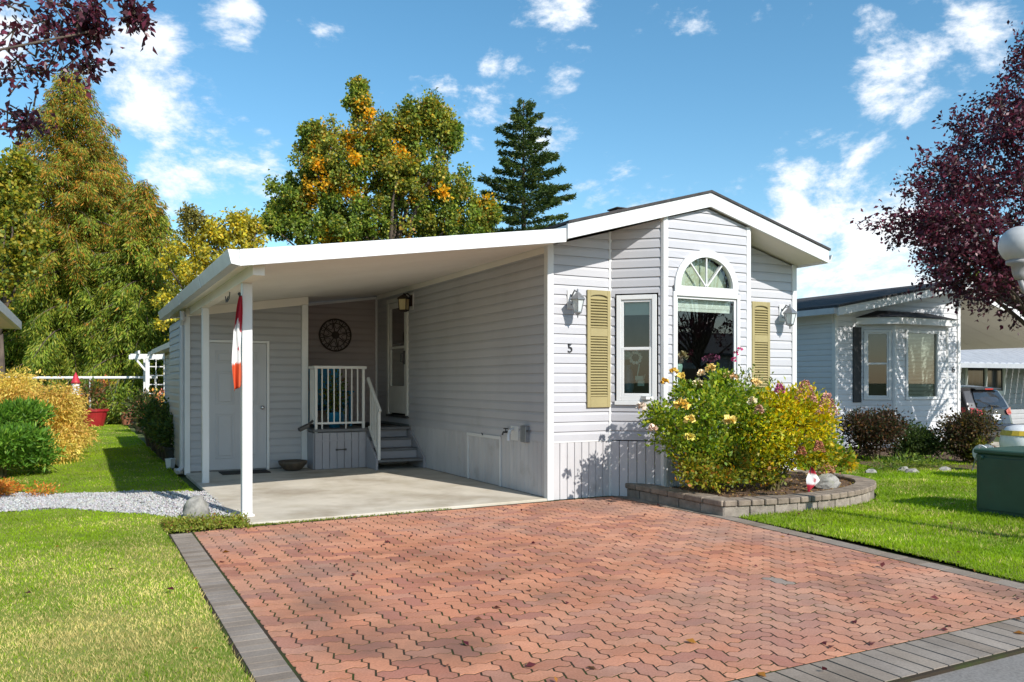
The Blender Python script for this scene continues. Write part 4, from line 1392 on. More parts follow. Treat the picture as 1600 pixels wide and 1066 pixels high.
# railing
rl_ = thing('porch_railing', 'white metal balustrade around porch and down its steps', 'railing', (-1.2, 4.42, DZ))
RT = 1.63
yq = PY0 + .03
for (xx, yy, zz0) in ((PX0 + .03, yq, DZ), (PX1 - .03, yq, DZ)):
    B('post', 'rail_white', rl_, xx - .02, xx + .02, yy - .02, yy + .02, zz0 - (.06 if xx < -1 else .0), RT - .02, bevel=.003)
B('top_rail', 'rail_white', rl_, PX0 - .0, PX1 + .02, yq - .028, yq + .028, RT - .02, RT + .025, bevel=.005)
B('bottom_rail', 'rail_white', rl_, PX0 + .05, PX1 - .05, yq - .013, yq + .013, .735, .765)
for k in range(7):
    xx = PX0 + .03 + (k + 1) * (PX1 - PX0 - .06) / 8
    B('baluster', 'rail_white', rl_, xx - .009, xx + .009, yq - .009, yq + .009, .765 if k not in (0, 4) else .656, RT - .02)
B('top_rail', 'rail_white', rl_, PX0 + .0, PX0 + .055, yq + .03, SY - .055, RT - .02, RT + .025, bevel=.005)
B('bottom_rail', 'rail_white', rl_, PX0 + .018, PX0 + .042, yq + .022, SY - .055, .735, .765)
for k in range(4):
    yy = yq + (k + .8) * .092
    B('baluster', 'rail_white', rl_, PX0 + .021, PX0 + .039, yy - .009, yy + .009, .765, RT - .02)
ya, za, yb, zb = yq - .03, 1.44, 3.90, .97
xr = PX1 + .055
MB().bar((xr - .01, ya + .02, za + .02), (xr, yb - .06, zb - .03), .05, .04, up=(1, 0, 0)).build('stair_rail', 'rail_white', rl_, bevel=.004)
B('post', 'rail_white', rl_, xr - .02, xr + .02, yb - .025, yb + .02, .18, zb - .0, bevel=.003)
MB().bar((xr, ya, za - .76), (xr, yb + .02, zb - .70), .024, .026, up=(1, 0, 0)).build('stair_bottom_rail', 'rail_white', rl_)
for k in range(5):
    f = (k + 1) / 6
    yy = ya + (yb - ya) * f; zt = za + (zb - za) * f
    B('baluster', 'rail_white', rl_, xr - .009, xr + .009, yy - .009, yy + .009, zt - .735, zt - .015)
# blue chair on the porch
ch = thing('porch_chair', 'bright blue slatted garden chair on the porch', 'chair', (-1.15, 5.35, DZ))
for k in range(5):
    xx = -1.40 + k * .115
    MB().obox((xx, 5.62, DZ + .62), (.048, 0, 0), (0, .009, 0), (0, .09, .36)).build('back_slat', 'blue_paint', ch, bevel=.004)
for k in range(4):
    MB().obox((-1.17, 5.20 + k * .11, DZ + .37 - k * .025), (.27, 0, 0), (0, .048, -.011), (0, .002, .009)).build('seat_slat', 'blue_paint', ch, bevel=.004)
for sx in (-1.47, -.87):
    B('arm', 'blue_paint', ch, sx - .05, sx + .05, 5.08, 5.68, DZ + .57, DZ + .592, bevel=.006)
    B('leg', 'blue_paint', ch, sx - .02, sx + .02, 5.12, 5.20, DZ, DZ + .57)
    B('leg', 'blue_paint', ch, sx - .02, sx + .02, 5.60, 5.67, DZ, DZ + .57)
pp = thing('potted_plant', 'leafy potted plant standing on the porch before the blue chair', 'potted plant', (-1.22, 4.86, DZ))
b = MB(); b.lathe([(.09, 0), (.13, .22), (.14, .25), (.12, .25), (.11, .2), (0, .2)], (-1.22, 4.86, DZ), 14); b.build('pot', 'blue_paint', pp, smooth=True)
P, d = clump_points((-1.22, 4.86, DZ + .55), (.19, .17, .33), 420, .5)
leaf_mesh('foliage', P, d + rng.normal(0, .5, d.shape), rng.uniform(.05, .09, 420), .55, pick(420, [(.05, .09, .02), (.09, .13, .03), (.14, .12, .04), (.12, .05, .03)], (4, 4, 2, 1)), 'leaf', pp)
b = MB(); b.tube([(-1.22, 4.86, DZ + .2), (-1.21, 4.86, DZ + .6)], .012, 6); b.build('stem', 'stem', pp)
# broom head leaning on the rail
br = thing('leaf_scoop', 'black plastic scoop resting against the porch corner', 'tool', (-1.85, 4.36, .655))
b = MB(); b.bar((-1.70, 4.36, .80), (-1.78, 4.34, .73), .03, .03); b.build('handle', 'black_metal', br)
b = MB(); b.obox((-1.85, 4.33, .695), (.075, 0, .035), (0, .06, 0), (-.01, 0, .028)); b.build('pan', 'black_metal', br, bevel=.008)
tag(B('door_mat', 'rubber_mat', None, -.72, -.12, 4.78, 5.6, DZ + .002, DZ + .016), 'black mat on the porch deck below the storm door', 'mat')

# ================================================================== flag on the post
fl = thing('flag', 'red and white maple leaf flag hanging limp on the carport post', 'flag', (-3.47, .30, 1.35))
b = MB(); b.tube([(-3.44, .33, 2.20), (-3.47, .25, 2.27), (-3.475, .235, 2.285)], .011, 6); b.blob((-3.478, .23, 2.29), .018, 6, 4)
b.box(-3.455, -3.438, .30, .36, 2.15, 2.25); b.build('bracket', 'black_metal', fl)
NU, NV = 22, 44
V = []; Cc = []
RED, WHT, ORG_ = (.36, .02, .035), (.72, .71, .70), (.52, .085, .03)
for j in range(NV + 1):
    t = j / NV
    zc_ = 2.275 - .92 * t
    wid = .02 + .085 * min(1, t * 2.2) if t < .45 else .105 - .03 * max(0, (t - .75)) * 4 * .6
    for i in range(NU + 1):
        s_ = i / NU
        fold = math.sin(s_ * 9.5 + t * 2.0) * .028 * (.4 + t)
        xx = -3.455 - wid * (s_ - .12) * .86 + .008 * math.sin(9 * t + 4 * s_) - .012 * t
        yy = .235 + fold + .03 * math.sin(3 * t)
        zz = zc_ + .10 * (s_ - .3) * math.sin(t * 3.1) - .05 * s_ * t
        V.append((xx, yy, zz))
        e = .27 + .25 * abs(s_ - .45) ** 1.1 + .02 * math.sin(20 * s_)
        if t < e:
            c = RED
        elif t < .74 + .07 * (s_ - .5):
            c = WHT
            q = (s_ - .42) * 1.0; r_ = (t - .56)
            if (abs(q + r_ * 2.5) < .05 and .0 < r_ < .06) or (abs(q - r_ * 3) < .04 and -.07 < r_ < -.03) or (.02 < r_ < .035 and abs(q) < .1):
                c = RED
        else:
            c = ORG_
        Cc.append(c)
F = [[j * (NU + 1) + i, j * (NU + 1) + i + 1, (j + 1) * (NU + 1) + i + 1, (j + 1) * (NU + 1) + i] for j in range(NV) for i in range(NU)]
fc = link_mesh('cloth', np_mesh('cloth', np.array(V) - org(fl), np.array(F), np.array(Cc)), 'flag_cloth', fl, smooth=True)
sm = fc.modifiers.new('solid', 'SOLIDIFY'); sm.thickness = .002

# ================================================================== raised bed
bed = thing('raised_bed', 'raised flower bed edged with two courses of grey concrete blocks', 'flower bed', (2.4, -1.0, 0))


def walk(path, step):
    """points every step along a polyline with tangents"""
    P_ = [np.array(p, float) for p in path]
    out = []; L = [0]
    for i in range(len(P_) - 1):
        L.append(L[-1] + np.linalg.norm(P_[i + 1] - P_[i]))
    n_ = max(1, round(L[-1] / step)); st = L[-1] / n_
    for k in range(n_):
        a = k * st; b_ = (k + 1) * st
        pa = np.array([np.interp(a, L, [p[c_] for p in P_]) for c_ in (0, 1)]); pb = np.array([np.interp(b_, L, [p[c_] for p in P_]) for c_ in (0, 1)])
        out.append((pa, pb))
    return out


def smooth_path(pts, n=60):
    P_ = np.array(pts, float); k = len(P_)
    t = np.linspace(0, k - 1, n); i = np.clip(t.astype(int), 0, k - 2); f = (t - i)[:, None]
    p0, p1, p2, p3 = P_[np.clip(i - 1, 0, k - 1)], P_[i], P_[i + 1], P_[np.clip(i + 2, 0, k - 1)]
    return .5 * (2 * p1 + (p2 - p0) * f + (2 * p0 - 5 * p1 + 4 * p2 - p3) * f ** 2 + (3 * p1 - p0 - 3 * p2 + p3) * f ** 3)


arcp = [tuple(p) for p in smooth_path(ARC)]
for path, capw, blkw, sg in ((BED, .30, .34, 1), (arcp, .155, .30, 1)):
    for nm, w_, z0_, z1_, dep, out_, m_ in (('wall_block', blkw, -.02, .098, .17, .0, 'wall_stone'), ('cap_stone', capw, .102, .165, .22, .022, 'cap_stone')):
        for pa, pb in walk(path, w_):
            t_ = (pb - pa) / np.linalg.norm(pb - pa); nr = np.array([-t_[1], t_[0]])      # left of travel = inside
            g = .005
            a_ = pa + t_ * g; b_ = pb - t_ * g
            o_ = out_ + random.uniform(-.005, .005); dz = random.uniform(-.003, .003)
            q = [a_ - nr * o_, b_ - nr * o_, b_ + nr * dep - t_ * .006, a_ + nr * dep + t_ * .006]
            MB().prism([tuple(x_) for x_ in q], (1, 0, 0), (0, 1, 0), (0, 0, 1), (0, 0, z0_), z1_ - z0_ + dz).build(nm, m_, bed, bevel=.009 if nm == 'cap_stone' else .006)
sp = [(1.1, .0)] + [(1.1, -.5), (1.1, -1.75)] + [(p[0], p[1] + .08) for p in ARC[1:7]] + [(4.03, -.95), (4.08, -.5), (4.0, -.02)]
soil = MB(); soil.prism(sp, (1, 0, 0), (0, 1, 0), (0, 0, 1), (0, 0, -.02), .148)
soil.build('soil', 'mulch', bed)
n = 1500
x = rng.uniform(1.2, 4.0, n); y = rng.uniform(-1.8, -.1, n); k = in_bed(x, y - .15)
P = np.stack([x[k], y[k], np.full(k.sum(), .132)], 1); n = len(P)
D = np.stack([rng.normal(size=n), rng.normal(size=n), rng.uniform(0, .3, n)], 1)
stuff(leaf_mesh('litter', P, D, rng.uniform(.02, .045, n), .6, pick(n, [(.20, .12, .06), (.26, .17, .07), (.12, .07, .04), (.4, .3, .07)], (4, 3, 4, 1)), 'leaf', bed))


# ================================================================== shrubs
def shrub(name, label, cat, base, clumps, leaf, pal, wts, n_per_r=2600, width=.55, stems=0, m='leaf', shell=.5, group=None, stem_r=.011, droop=0.0, upb=.3, jit=.2):
    """clumps: (dx,dy,z,rx,ry,rz[,palette index])"""
    t = thing(name, label, cat, base, group=group)
    bx = np.array(base, float)
    Ps, Ds, Cs = [], [], []
    for cl in clumps:
        c = bx + np.array(cl[:3]); r = np.array(cl[3:6])
        n = int(n_per_r * (r[0] * r[1] + r[1] * r[2] + r[0] * r[2]) / 3 * 4)
        P, d = clump_points(c, r, n, shell)
        k = P[:, 2] > base[2] + .02
        P, d = P[k], d[k]
        pl = pal[cl[6]] if len(cl) > 6 else pal[0]
        w_ = wts[cl[6]] if len(cl) > 6 else wts[0]
        Ps.append(P); Ds.append(d * .8 + np.array([0, 0, upb - droop]) + rng.normal(0, .55, d.shape)); Cs.append(pick(len(P), pl, w_, jit))
    P = np.concatenate(Ps); D = np.concatenate(Ds); C = np.concatenate(Cs)
    leaf_mesh('foliage', P, D, leaf * rng.uniform(.65, 1.25, len(P)), width, C, m, t)
    for k in range(stems):
        cl = clumps[k % len(clumps)]
        a = random.uniform(0, 6.28); r0 = random.uniform(.02, .10)
        p0 = bx + np.array([r0 * math.cos(a), r0 * math.sin(a), 0])
        p2 = bx + np.array(cl[:3]) + np.array([random.uniform(-.5, .5) * cl[3], random.uniform(-.5, .5) * cl[4], cl[5] * .3])
        p1 = (p0 + p2) / 2 + np.array([random.uniform(-.05, .05), random.uniform(-.05, .05), .08])
        p1[:2] = p0[:2] * .6 + p2[:2] * .4
        MB().tube([p0, p1, p2], [stem_r, stem_r * .75, stem_r * .4], 5).build('stem', 'stem', t)
    return t


GR = [(.14, .20, .022), (.09, .15, .018), (.21, .25, .028), (.28, .28, .035), (.06, .10, .015)]
YL = [(.40, .34, .028), (.29, .31, .03), (.48, .37, .03), (.20, .24, .025), (.48, .29, .025), (.12, .17, .02)]
RB = (1.56, -1.06, .125)
WIDE = lambda cl, k, o=0.0: [(c[0] * k + o,) + tuple(c[1:3]) + (c[3] * (k * .5 + .5),) + tuple(c[4:]) for c in cl]
rose = shrub('rose_bush', 'tall green rose bush with pale yellow roses before the bay', 'rose bush', RB,
             WIDE([(-.45, -.1, .75, .26, .25, .26), (-.20, -.2, .95, .27, .25, .30), (.08, -.1, 1.05, .26, .26, .32), (.33, -.15, .85, .26, .25, .30), (-.15, -.05, .55, .40, .3, .24), (.28, 0, .5, .35, .3, .25),
              (-.55, .05, .9, .17, .17, .16), (.12, .05, 1.30, .13, .13, .14), (-.28, .05, 1.15, .14, .14, .16), (.5, .12, 1.02, .2, .2, .22), (-.33, -.2, .33, .22, .2, .16, 1), (.1, -.22, .38, .3, .2, .18, 1), (.55, -.05, .38, .3, .25, .2), (.6, -.1, .7, .28, .25, .26), (-.1, -.25, .2, .4, .2, .12, 1), (.45, -.2, .2, .3, .2, .12, 1)], 1.32),
             .052, [GR, [(.16, .17, .02), (.24, .20, .03), (.26, .12, .025), (.08, .11, .015)]], [(4, 4, 3, 2, 2), (3, 2, 1, 3)], n_per_r=4000, stems=26, width=.62)
for (u, v, d_, col_, r_) in ((1110, 577, 9.75, (.75, .52, .16), .06), (1138, 587, 9.7, (.78, .58, .30), .05), (1053, 581, 9.55, (.72, .45, .08), .045), (1091, 600, 9.5, (.80, .70, .42), .055), (1064, 588, 9.5, (.72, .5, .1), .045),
                             (1065, 634, 9.2, (.80, .56, .12), .075), (1096, 584, 9.6, (.78, .6, .38), .045), (1147, 590, 9.6, (.80, .55, .3), .05), (1180, 598, 9.7, (.82, .60, .25), .06), (1141, 658, 9.2, (.80, .62, .18), .068),
                             (1002, 636, 9.35, (.75, .62, .50), .055), (1020, 670, 9.3, (.75, .55, .42), .045), (1077, 655, 9.2, (.78, .6, .16), .055), (1039, 597, 9.5, (.70, .42, .06), .045), (1078, 684, 9.2, (.65, .55, .12), .05), (1176, 628, 9.5, (.7, .62, .4), .05)):
    rose_head(at_depth(u, v, d_ - (.42 if v > 610 else .2)), r_ * 1.12, np.array(col_) * 1.1, rose)
HB = (2.32, -1.25, .125)
hyd = shrub('hydrangea_bush', 'yellowing hydrangea bush with pink flower cones in the raised bed', 'hydrangea', HB,
            WIDE([(-.25, 0, .70, .30, .28, .30), (.10, -.05, .80, .33, .3, .32), (.38, -.1, .78, .26, .25, .28), (-.05, 0, 1.02, .25, .25, .2), (.30, 0, 1.05, .2, .2, .2), (.0, -.1, .45, .36, .28, .2, 1), (.40, -.15, .42, .22, .2, .18, 1), (-.35, .0, .42, .24, .2, .18, 1), (.52, -.05, .95, .15, .15, .16)], 1.2, .14),
            .058, [YL, [(.16, .19, .02), (.24, .23, .02), (.09, .12, .014), (.36, .24, .02)]], [(5, 3, 3, 1.5, 1.5, 1), (4, 4, 1.5, 2)], n_per_r=4000, stems=24, width=.55)
for (u, v, d_, hgt, col_) in ((1258, 612, 9.9, .20, (.55, .27, .20)), (1292, 632, 9.9, .20, (.58, .30, .24)), (1218, 607, 9.8, .08, (.55, .12, .28)), (1280, 698, 9.6, .09, (.5, .2, .12)), (1186, 640, 9.5, .07, (.55, .33, .22)), (1252, 705, 9.3, .07, (.45, .18, .10))):
    d_ -= .3; hgt *= 1.25
    c = at_depth(u, v, d_); n = int(900 * hgt) + 40
    z_ = rng.random(n); rad = (1 - z_ * .85) * hgt * .48
    a = rng.uniform(0, 6.28, n)
    P = c + np.stack([np.cos(a) * rad, np.sin(a) * rad, (z_ - .5) * hgt], 1)
    D = np.stack([np.cos(a), np.sin(a), .4 + 0 * a], 1) + rng.normal(0, .4, (n, 3))
    leaf_mesh('flower', P, D, rng.uniform(.022, .034, n), .9, np.clip(np.array(col_) * rng.uniform(.65, 1.3, (n, 1)), 0, 1), 'petal', hyd)
# wispy tall plant and low plants in the bed
tall = shrub('wispy_shrub', 'thin leggy shrub with magenta blooms rising behind the roses', 'shrub', (2.62, -.55, .125),
             [(-.05, 0, 1.1, .16, .16, .35), (.12, 0, 1.25, .14, .14, .22), (-.18, -.05, 1.32, .10, .1, .16), (.28, 0, 1.1, .12, .12, .2), (.45, .05, 1.22, .08, .08, .16), (0, 0, .6, .2, .2, .3)],
             .045, [[(.13, .15, .04), (.08, .11, .025), (.20, .19, .07)]], [(3, 3, 1)], n_per_r=850, stems=10, stem_r=.007)
for (u, v) in ((1150, 552), (1156, 546), (1147, 562)):
    rose_head(at_depth(u, v, 9.9), .035, (.5, .05, .16), tall, n=12)
shrub('peony_plant', 'low green and yellow leaved plant at the end of the raised bed', 'plant', (3.72, -.85, .125),
      [(-.1, 0, .22, .2, .2, .16), (.14, -.05, .3, .2, .2, .18), (.02, .05, .48, .18, .16, .16), (.22, -.1, .22, .14, .14, .12, 1)],
      .07, [[(.13, .18, .02), (.18, .21, .03), (.07, .11, .015)], [(.38, .25, .03), (.25, .22, .03), (.4, .16, .03)]], [(3, 3, 2), (2, 2, 1)], n_per_r=1700, stems=8)
shrub('dry_hydrangea', 'small plant with dried pale brown flower heads by the bed rock', 'plant', (3.38, -1.12, .125), [(0, 0, .17, .1, .1, .1), (.05, .02, .06, .08, .08, .06)],
      .035, [[(.42, .24, .14), (.34, .19, .10), (.20, .12, .06)]], [(3, 2, 1)], n_per_r=4200, stems=5, width=.9)
rk2 = MB().blob((3.02, -1.42, .185), (.20, .12, .115), 12, 8, .10, 9).build('boulder', 'rock', None, smooth=False)
tag(rk2, 'angular speckled grey rock lying in the raised bed behind the small flag', 'rock')
sfl = thing('garden_flag', 'small red and white maple leaf flag on a stick in the bed', 'flag', (2.60, -1.56, .125))
b = MB(); b.tube([(2.60, -1.56, .10), (2.61, -1.56, .42)], .005, 5); b.build('stick', 'black_metal', sfl)
V = []; Cc = []
for j in range(13):
    t = j / 12
    for i in range(7):
        s_ = i / 6
        wd_ = .012 + .13 * (t / .5 if t < .5 else (1 - t) / .5) + .03 * (t > .5) * (1 - t)
        V.append((2.612 + wd_ * (s_ - .25) - .055 * t * t, -1.575 - .5 * wd_ * (s_ - .25) + .018 * math.sin(6 * s_ + 3 * t), .43 - .30 * t - .035 * s_ * (1 - t)))
        Cc.append(RED if (t < .33 or t > .72) else WHT)
        if .42 < t < .62 and abs(s_ - .5) < .12:
            Cc[-1] = RED
F = [[j * 7 + i, j * 7 + i + 1, (j + 1) * 7 + i + 1, (j + 1) * 7 + i] for j in range(12) for i in range(6)]
link_mesh('cloth', np_mesh('cloth', np.array(V) - org(sfl), np.array(F), np.array(Cc)), 'flag_cloth', sfl, smooth=True)

# ================================================================== neighbouring home (number 6)
NX0, NX1, NY = 8.92, 12.93, 3.55
GN = float(ground_z(11))
nb = thing('neighbour_home', 'white lap sided home with dark roofed bay window and number 6', 'house', (10.9, NY, GN))
nz = lambda x: 2.80 + .178 * (x - NX0)
b = MB()
b.box(NX0 + .03, NX0 + .08, NY + .02, 16, GN, 2.8)
b.prism([(NX0 + .03, GN), (NX1 - .03, GN), (NX1 - .03, nz(NX1)), (NX0 + .03, nz(NX0))], (1, 0, 0), (0, 0, 1), (0, 1, 0), (0, NY + .02, 0), .06)
b.box(NX1 - .08, NX1 - .03, NY + .02, 16, GN, 3.45)
b.build('wall_core', 'dark_core', nb)
siding(nb, (NX0, NY, 0), (0, 1, 0), (-1, 0, 0), .02, 12, GN + .05, 2.78, 'neighbour_vinyl', row=.118)
NBX = [9.68, 10.16, 11.84, 12.32]; NBY = 3.08
siding(nb, (0, NY, 0), (1, 0, 0), (0, -1, 0), NX0 + .03, NBX[0], GN + .05, 3.7, 'neighbour_vinyl', row=.118, tops=[(2.80 - .178 * NX0, .178)])
siding(nb, (0, NY, 0), (1, 0, 0), (0, -1, 0), NBX[0], NX1 - .03, 2.60, 3.7, 'neighbour_vinyl', row=.118, tops=[(2.80 - .178 * NX0, .178)])
siding(nb, (0, NY, 0), (1, 0, 0), (0, -1, 0), NBX[3], NX1 - .03, GN + .05, 2.60, 'neighbour_vinyl', row=.118)
siding(nb, (NX1, NY, 0), (0, 1, 0), (1, 0, 0), .02, 8, GN + .05, 3.3, 'neighbour_vinyl', row=.118)
corner_post(nb, NX0 + .01, NY + .01, GN, 2.80, .09); corner_post(nb, NX1 - .01, NY + .01, GN, 3.45, .10)
n2 = math.hypot(NBX[1] - NBX[0], NBY - NY)
vL = np.array([(NBX[1] - NBX[0]) / n2, (NBY - NY) / n2, 0]); mL = np.array([vL[1], -vL[0], 0])
vR = np.array([vL[0], -vL[1], 0]); mR = np.array([vR[1], -vR[0], 0])
NW = (1.02, 2.50)
siding(nb, (NBX[0], NY, 0), vL, mL, 0, n2 - .02, GN + .05, 2.58, 'neighbour_vinyl', row=.118, opens=[(.06, n2 - .07, NW[0], NW[1])])
siding(nb, (0, NBY, 0), (1, 0, 0), (0, -1, 0), NBX[1] + .02, NBX[2] - .02, GN + .05, 2.58, 'neighbour_vinyl', row=.118, opens=[(NBX[1] + .30, NBX[2] - .30, NW[0], NW[1])])
siding(nb, (NBX[2], NBY, 0), vR, mR, 0.02, n2, GN + .05, 2.58, 'neighbour_vinyl', row=.118, opens=[(.06, n2 - .07, NW[0], NW[1])])
for xx in (NBX[1], NBX[2]):
    MB().lathe([(.05, GN), (.05, 2.58)], (xx, NBY + .015, 0), 8).build('corner_trim', 'trim', nb)
double_hung(nb, (NBX[0], NY, 0), vL, mL, .065, n2 - .075, NW[0] + .005, NW[1] - .005, 1.78, blind=False)
double_hung(nb, (NBX[2], NBY, 0), vR, mR, .065, n2 - .075, NW[0] + .005, NW[1] - .005, 1.78, blind=False)
wn = frame_rect(nb, 'window', (0, NBY, 0), (1, 0, 0), (0, -1, 0), NBX[1] + .305, NBX[2] - .305, NW[0] + .005, NW[1] - .005, .06, -.03, .04)
pane(wn, (0, NBY, 0), (1, 0, 0), (0, -1, 0), NBX[1] + .36, NBX[2] - .36, NW[0] + .06, NW[1] - .06, .0)
for k in range(46):
    zz = NW[0] + .07 + k * .0295
    MB().obox(((NBX[1] + NBX[2]) / 2, NBY + .06, zz), ((NBX[2] - NBX[1]) / 2 - .36, 0, 0), (0, .011, .007), (0, -.0006, .001)).build('blind_slat', 'blind', wn)
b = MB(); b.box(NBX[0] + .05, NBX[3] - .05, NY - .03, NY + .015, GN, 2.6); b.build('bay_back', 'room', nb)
b = MB(); b.prism([(NBX[0], NY), (NBX[1], NBY), (NBX[2], NBY), (NBX[3], NY)], (1, 0, 0), (0, 1, 0), (0, 0, 1), (0, 0, 2.585), .02); b.build('bay_ceiling', 'trim', nb)
e_ = .16
q0_ = [(NBX[0] - e_, NY - .02), (NBX[1] - e_ * .6, NBY - e_), (NBX[2] + e_ * .6, NBY - e_), (NBX[3] + e_, NY - .02)]
b = MB(); b.prism(q0_, (1, 0, 0), (0, 1, 0), (0, 0, 1), (0, 0, 2.606), .14); b.build('bay_fascia', 'trim', nb)
b = MB()
q1_ = [(x_ + (-.03 if i < 2 else .03), y_ - (.03 if 0 < i < 3 else 0)) for i, (x_, y_) in enumerate(q0_)]
top_ = [(NBX[0] + .5, NY - .02, 2.93), (NBX[1] + .25, NY - .05, 2.93), (NBX[2] - .25, NY - .05, 2.93), (NBX[3] - .5, NY - .02, 2.93)]
b.add([(x_, y_, 2.75) for x_, y_ in q1_] + top_, [(0, 1, 5, 4), (1, 2, 6, 5), (2, 3, 7, 6), (4, 5, 6, 7), (3, 2, 1, 0), (0, 4, 7, 3)])
b.build('bay_roof', 'shingle', nb)
# dark shutter
sh = MB(); sh.box(9.42, 9.66, NY - .045, NY - .018, NW[0] - .05, NW[1] + .05); sh.build('shutter', 'ink', nb, bevel=.006)
digit('6', (12.73, NY - .026, 1.62), .2, 'dark house number 6 on the white neighbouring home')
# roof
RXR = 13.05
b = MB(); b.prism([(NX0 - .38, nz(NX0 - .38) + .17), (RXR, nz(RXR) + .17), (RXR, nz(RXR) + .22), (NX0 - .38, nz(NX0 - .38) + .22)], (1, 0, 0), (0, 0, 1), (0, 1, 0), (0, NY - .42, 0), 12.9)
b.prism([(RXR + .002, nz(RXR) + .17), (RXR + 4.3, nz(RXR) - .95), (RXR + 4.3, nz(RXR) - .90), (RXR + .002, nz(RXR) + .22)], (1, 0, 0), (0, 0, 1), (0, 1, 0), (0, NY - .42, 0), 12.9)
b.build('roof', 'shingle', nb)
MB().prism([(NX0 - .36, nz(NX0 - .36)), (RXR, nz(RXR)), (RXR, nz(RXR) + .168), (NX0 - .36, nz(NX0 - .36) + .168)], (1, 0, 0), (0, 0, 1), (0, 1, 0), (0, NY - .40, 0), .035).build('fascia', 'fascia', nb)
MB().prism([(NX0 - .34, nz(NX0 - .34) + .02), (RXR, nz(RXR) + .02), (RXR, nz(RXR) + .04), (NX0 - .34, nz(NX0 - .34) + .04)], (1, 0, 0), (0, 0, 1), (0, 1, 0), (0, NY - .36, 0), 12.5).build('soffit', 'soffit', nb)
B('eave_gutter', 'gutter_metal', nb, NX0 - .47, NX0 - .362, NY - .38, 16, nz(NX0 - .4) + .04, nz(NX0 - .4) + .16)
B('eave_band', 'neighbour_vinyl', nb, NX0 - .06, NX0 - .002, NY + .02, 16, 2.62, 2.79)
# its carport
ncp = thing('carport', 'white carport roof attached to the home numbered 6', 'carport', (15.1, 7, float(ground_z(15))))
cz = lambda x: 3.36 - .262 * (x - 12.95)
MB().prism([(12.97, cz(12.97)), (17.1, cz(17.1)), (17.1, cz(17.1) + .16), (12.97, cz(12.97) + .16)], (1, 0, 0), (0, 0, 1), (0, 1, 0), (0, NY - .36, 0), .04).build('fascia', 'fascia', ncp)
for k in range(14):
    ya = NY - .3 + k * .5
    MB().prism([(12.97, cz(12.97) + .03), (17.1, cz(17.1) + .03), (17.1, cz(17.1) + .05), (12.97, cz(12.97) + .05)], (1, 0, 0), (0, 0, 1), (0, 1, 0), (0, ya, 0), .49).build('ceiling_panel', 'soffit', ncp)
MB().prism([(12.97, cz(12.97) - .12), (17.1, cz(17.1) - .12), (17.1, cz(17.1) + .025), (12.97, cz(12.97) + .025)], (1, 0, 0), (0, 0, 1), (0, 1, 0), (0, NY + 6.6, 0), .06).build('rear_beam', 'trim', ncp)
zgc = float(ground_z(16))
for yy in (NY - .1, NY + 3.2, NY + 6.63):
    B('post', 'trim', ncp, 16.55, 16.65, yy - .05, yy + .05, zgc, cz(16.6) + .02)
struct(sheet('neighbour_drive', np.array([13.0, 14, 15, 15.5, 16, 17.5]), np.array([-5.8, 0, 5, 12.0]), lambda x, y: ground_z(x) - .012 + 0 * y, 'concrete'))

# far house with awning
fh = thing('far_house', 'grey sided house with ribbed white awning beyond the parked car', 'house', (26, 11, -.245))
GZ = -.245
siding(fh, (0, 11, 0), (1, 0, 0), (0, -1, 0), 16, 36, GZ, 2.9, 'grey_siding', row=.2, lip=.02, opens=[(24.4, 26.9, .9, 2.1)])
b = MB(); b.box(16, 36, 11.03, 16, GZ, 2.9); b.build('wall_core', 'car_glass', fh)
wf = frame_rect(fh, 'window', (0, 11, 0), (1, 0, 0), (0, -1, 0), 24.4, 26.9, .9, 2.1, .16, -.02, .05)
B('mullion', 'trim', wf, 25.62, 25.75, 10.95, 11.01, 1.06, 1.94)
pane(wf, (0, 11, 0), (1, 0, 0), (0, -1, 0), 24.56, 26.74, 1.06, 1.94, .0, m='car_glass')
for k in range(40):
    xa = 18 + k * .4
    MB().prism([(xa, 0), (xa + .1, .05), (xa + .28, .05), (xa + .38, 0), (xa + .38, -.02), (xa, -.02)], (1, 0, 0), (0, .32, .95), (0, -2.0, -.72), (0, 10.9, 2.75), 1).build('awning_rib', 'awning_metal', fh)
B('awning_beam', 'awning_metal', fh, 18, 34, 8.86, 8.95, 1.88, 2.03)
MB().prism([(16, 2.9), (36, 2.9), (36, 3.0), (16, 3.0)], (1, 0, 0), (0, 0, 1), (0, 1, 0), (0, 10.6, 0), 6).build('roof', 'roof_grey', fh)
for xx in (29.6, 31.0):
    B('post', 'trim', fh, xx - .08, xx + .08, 8.85, 9.0, GZ, 1.9)

# house on the left, only its eave end shows
lh = thing('left_house', 'grey roofed white house end behind the golden shrubs', 'house', (-9.0, 7, 0))
b = MB(); b.box(-12, -6.45, 2.5, 11.2, 0, 2.62); b.build('wall', 'neighbour_vinyl', lh)
b = MB(); b.prism([(-6.1, 2.62), (-9.2, 3.75), (-12.3, 2.62), (-12.3, 2.54), (-9.2, 3.66), (-6.1, 2.54)], (1, 0, 0), (0, 0, 1), (0, 1, 0), (0, 2.2, 0), 9.4); b.build('roof', 'roof_grey', lh)
b = MB(); b.box(-6.10, -6.0, 2.2, 11.6, 2.50, 2.66); b.build('gutter', 'gutter_metal', lh)
B('soffit', 'soffit', lh, -6.45, -6.10, 2.3, 11.5, 2.50, 2.53)

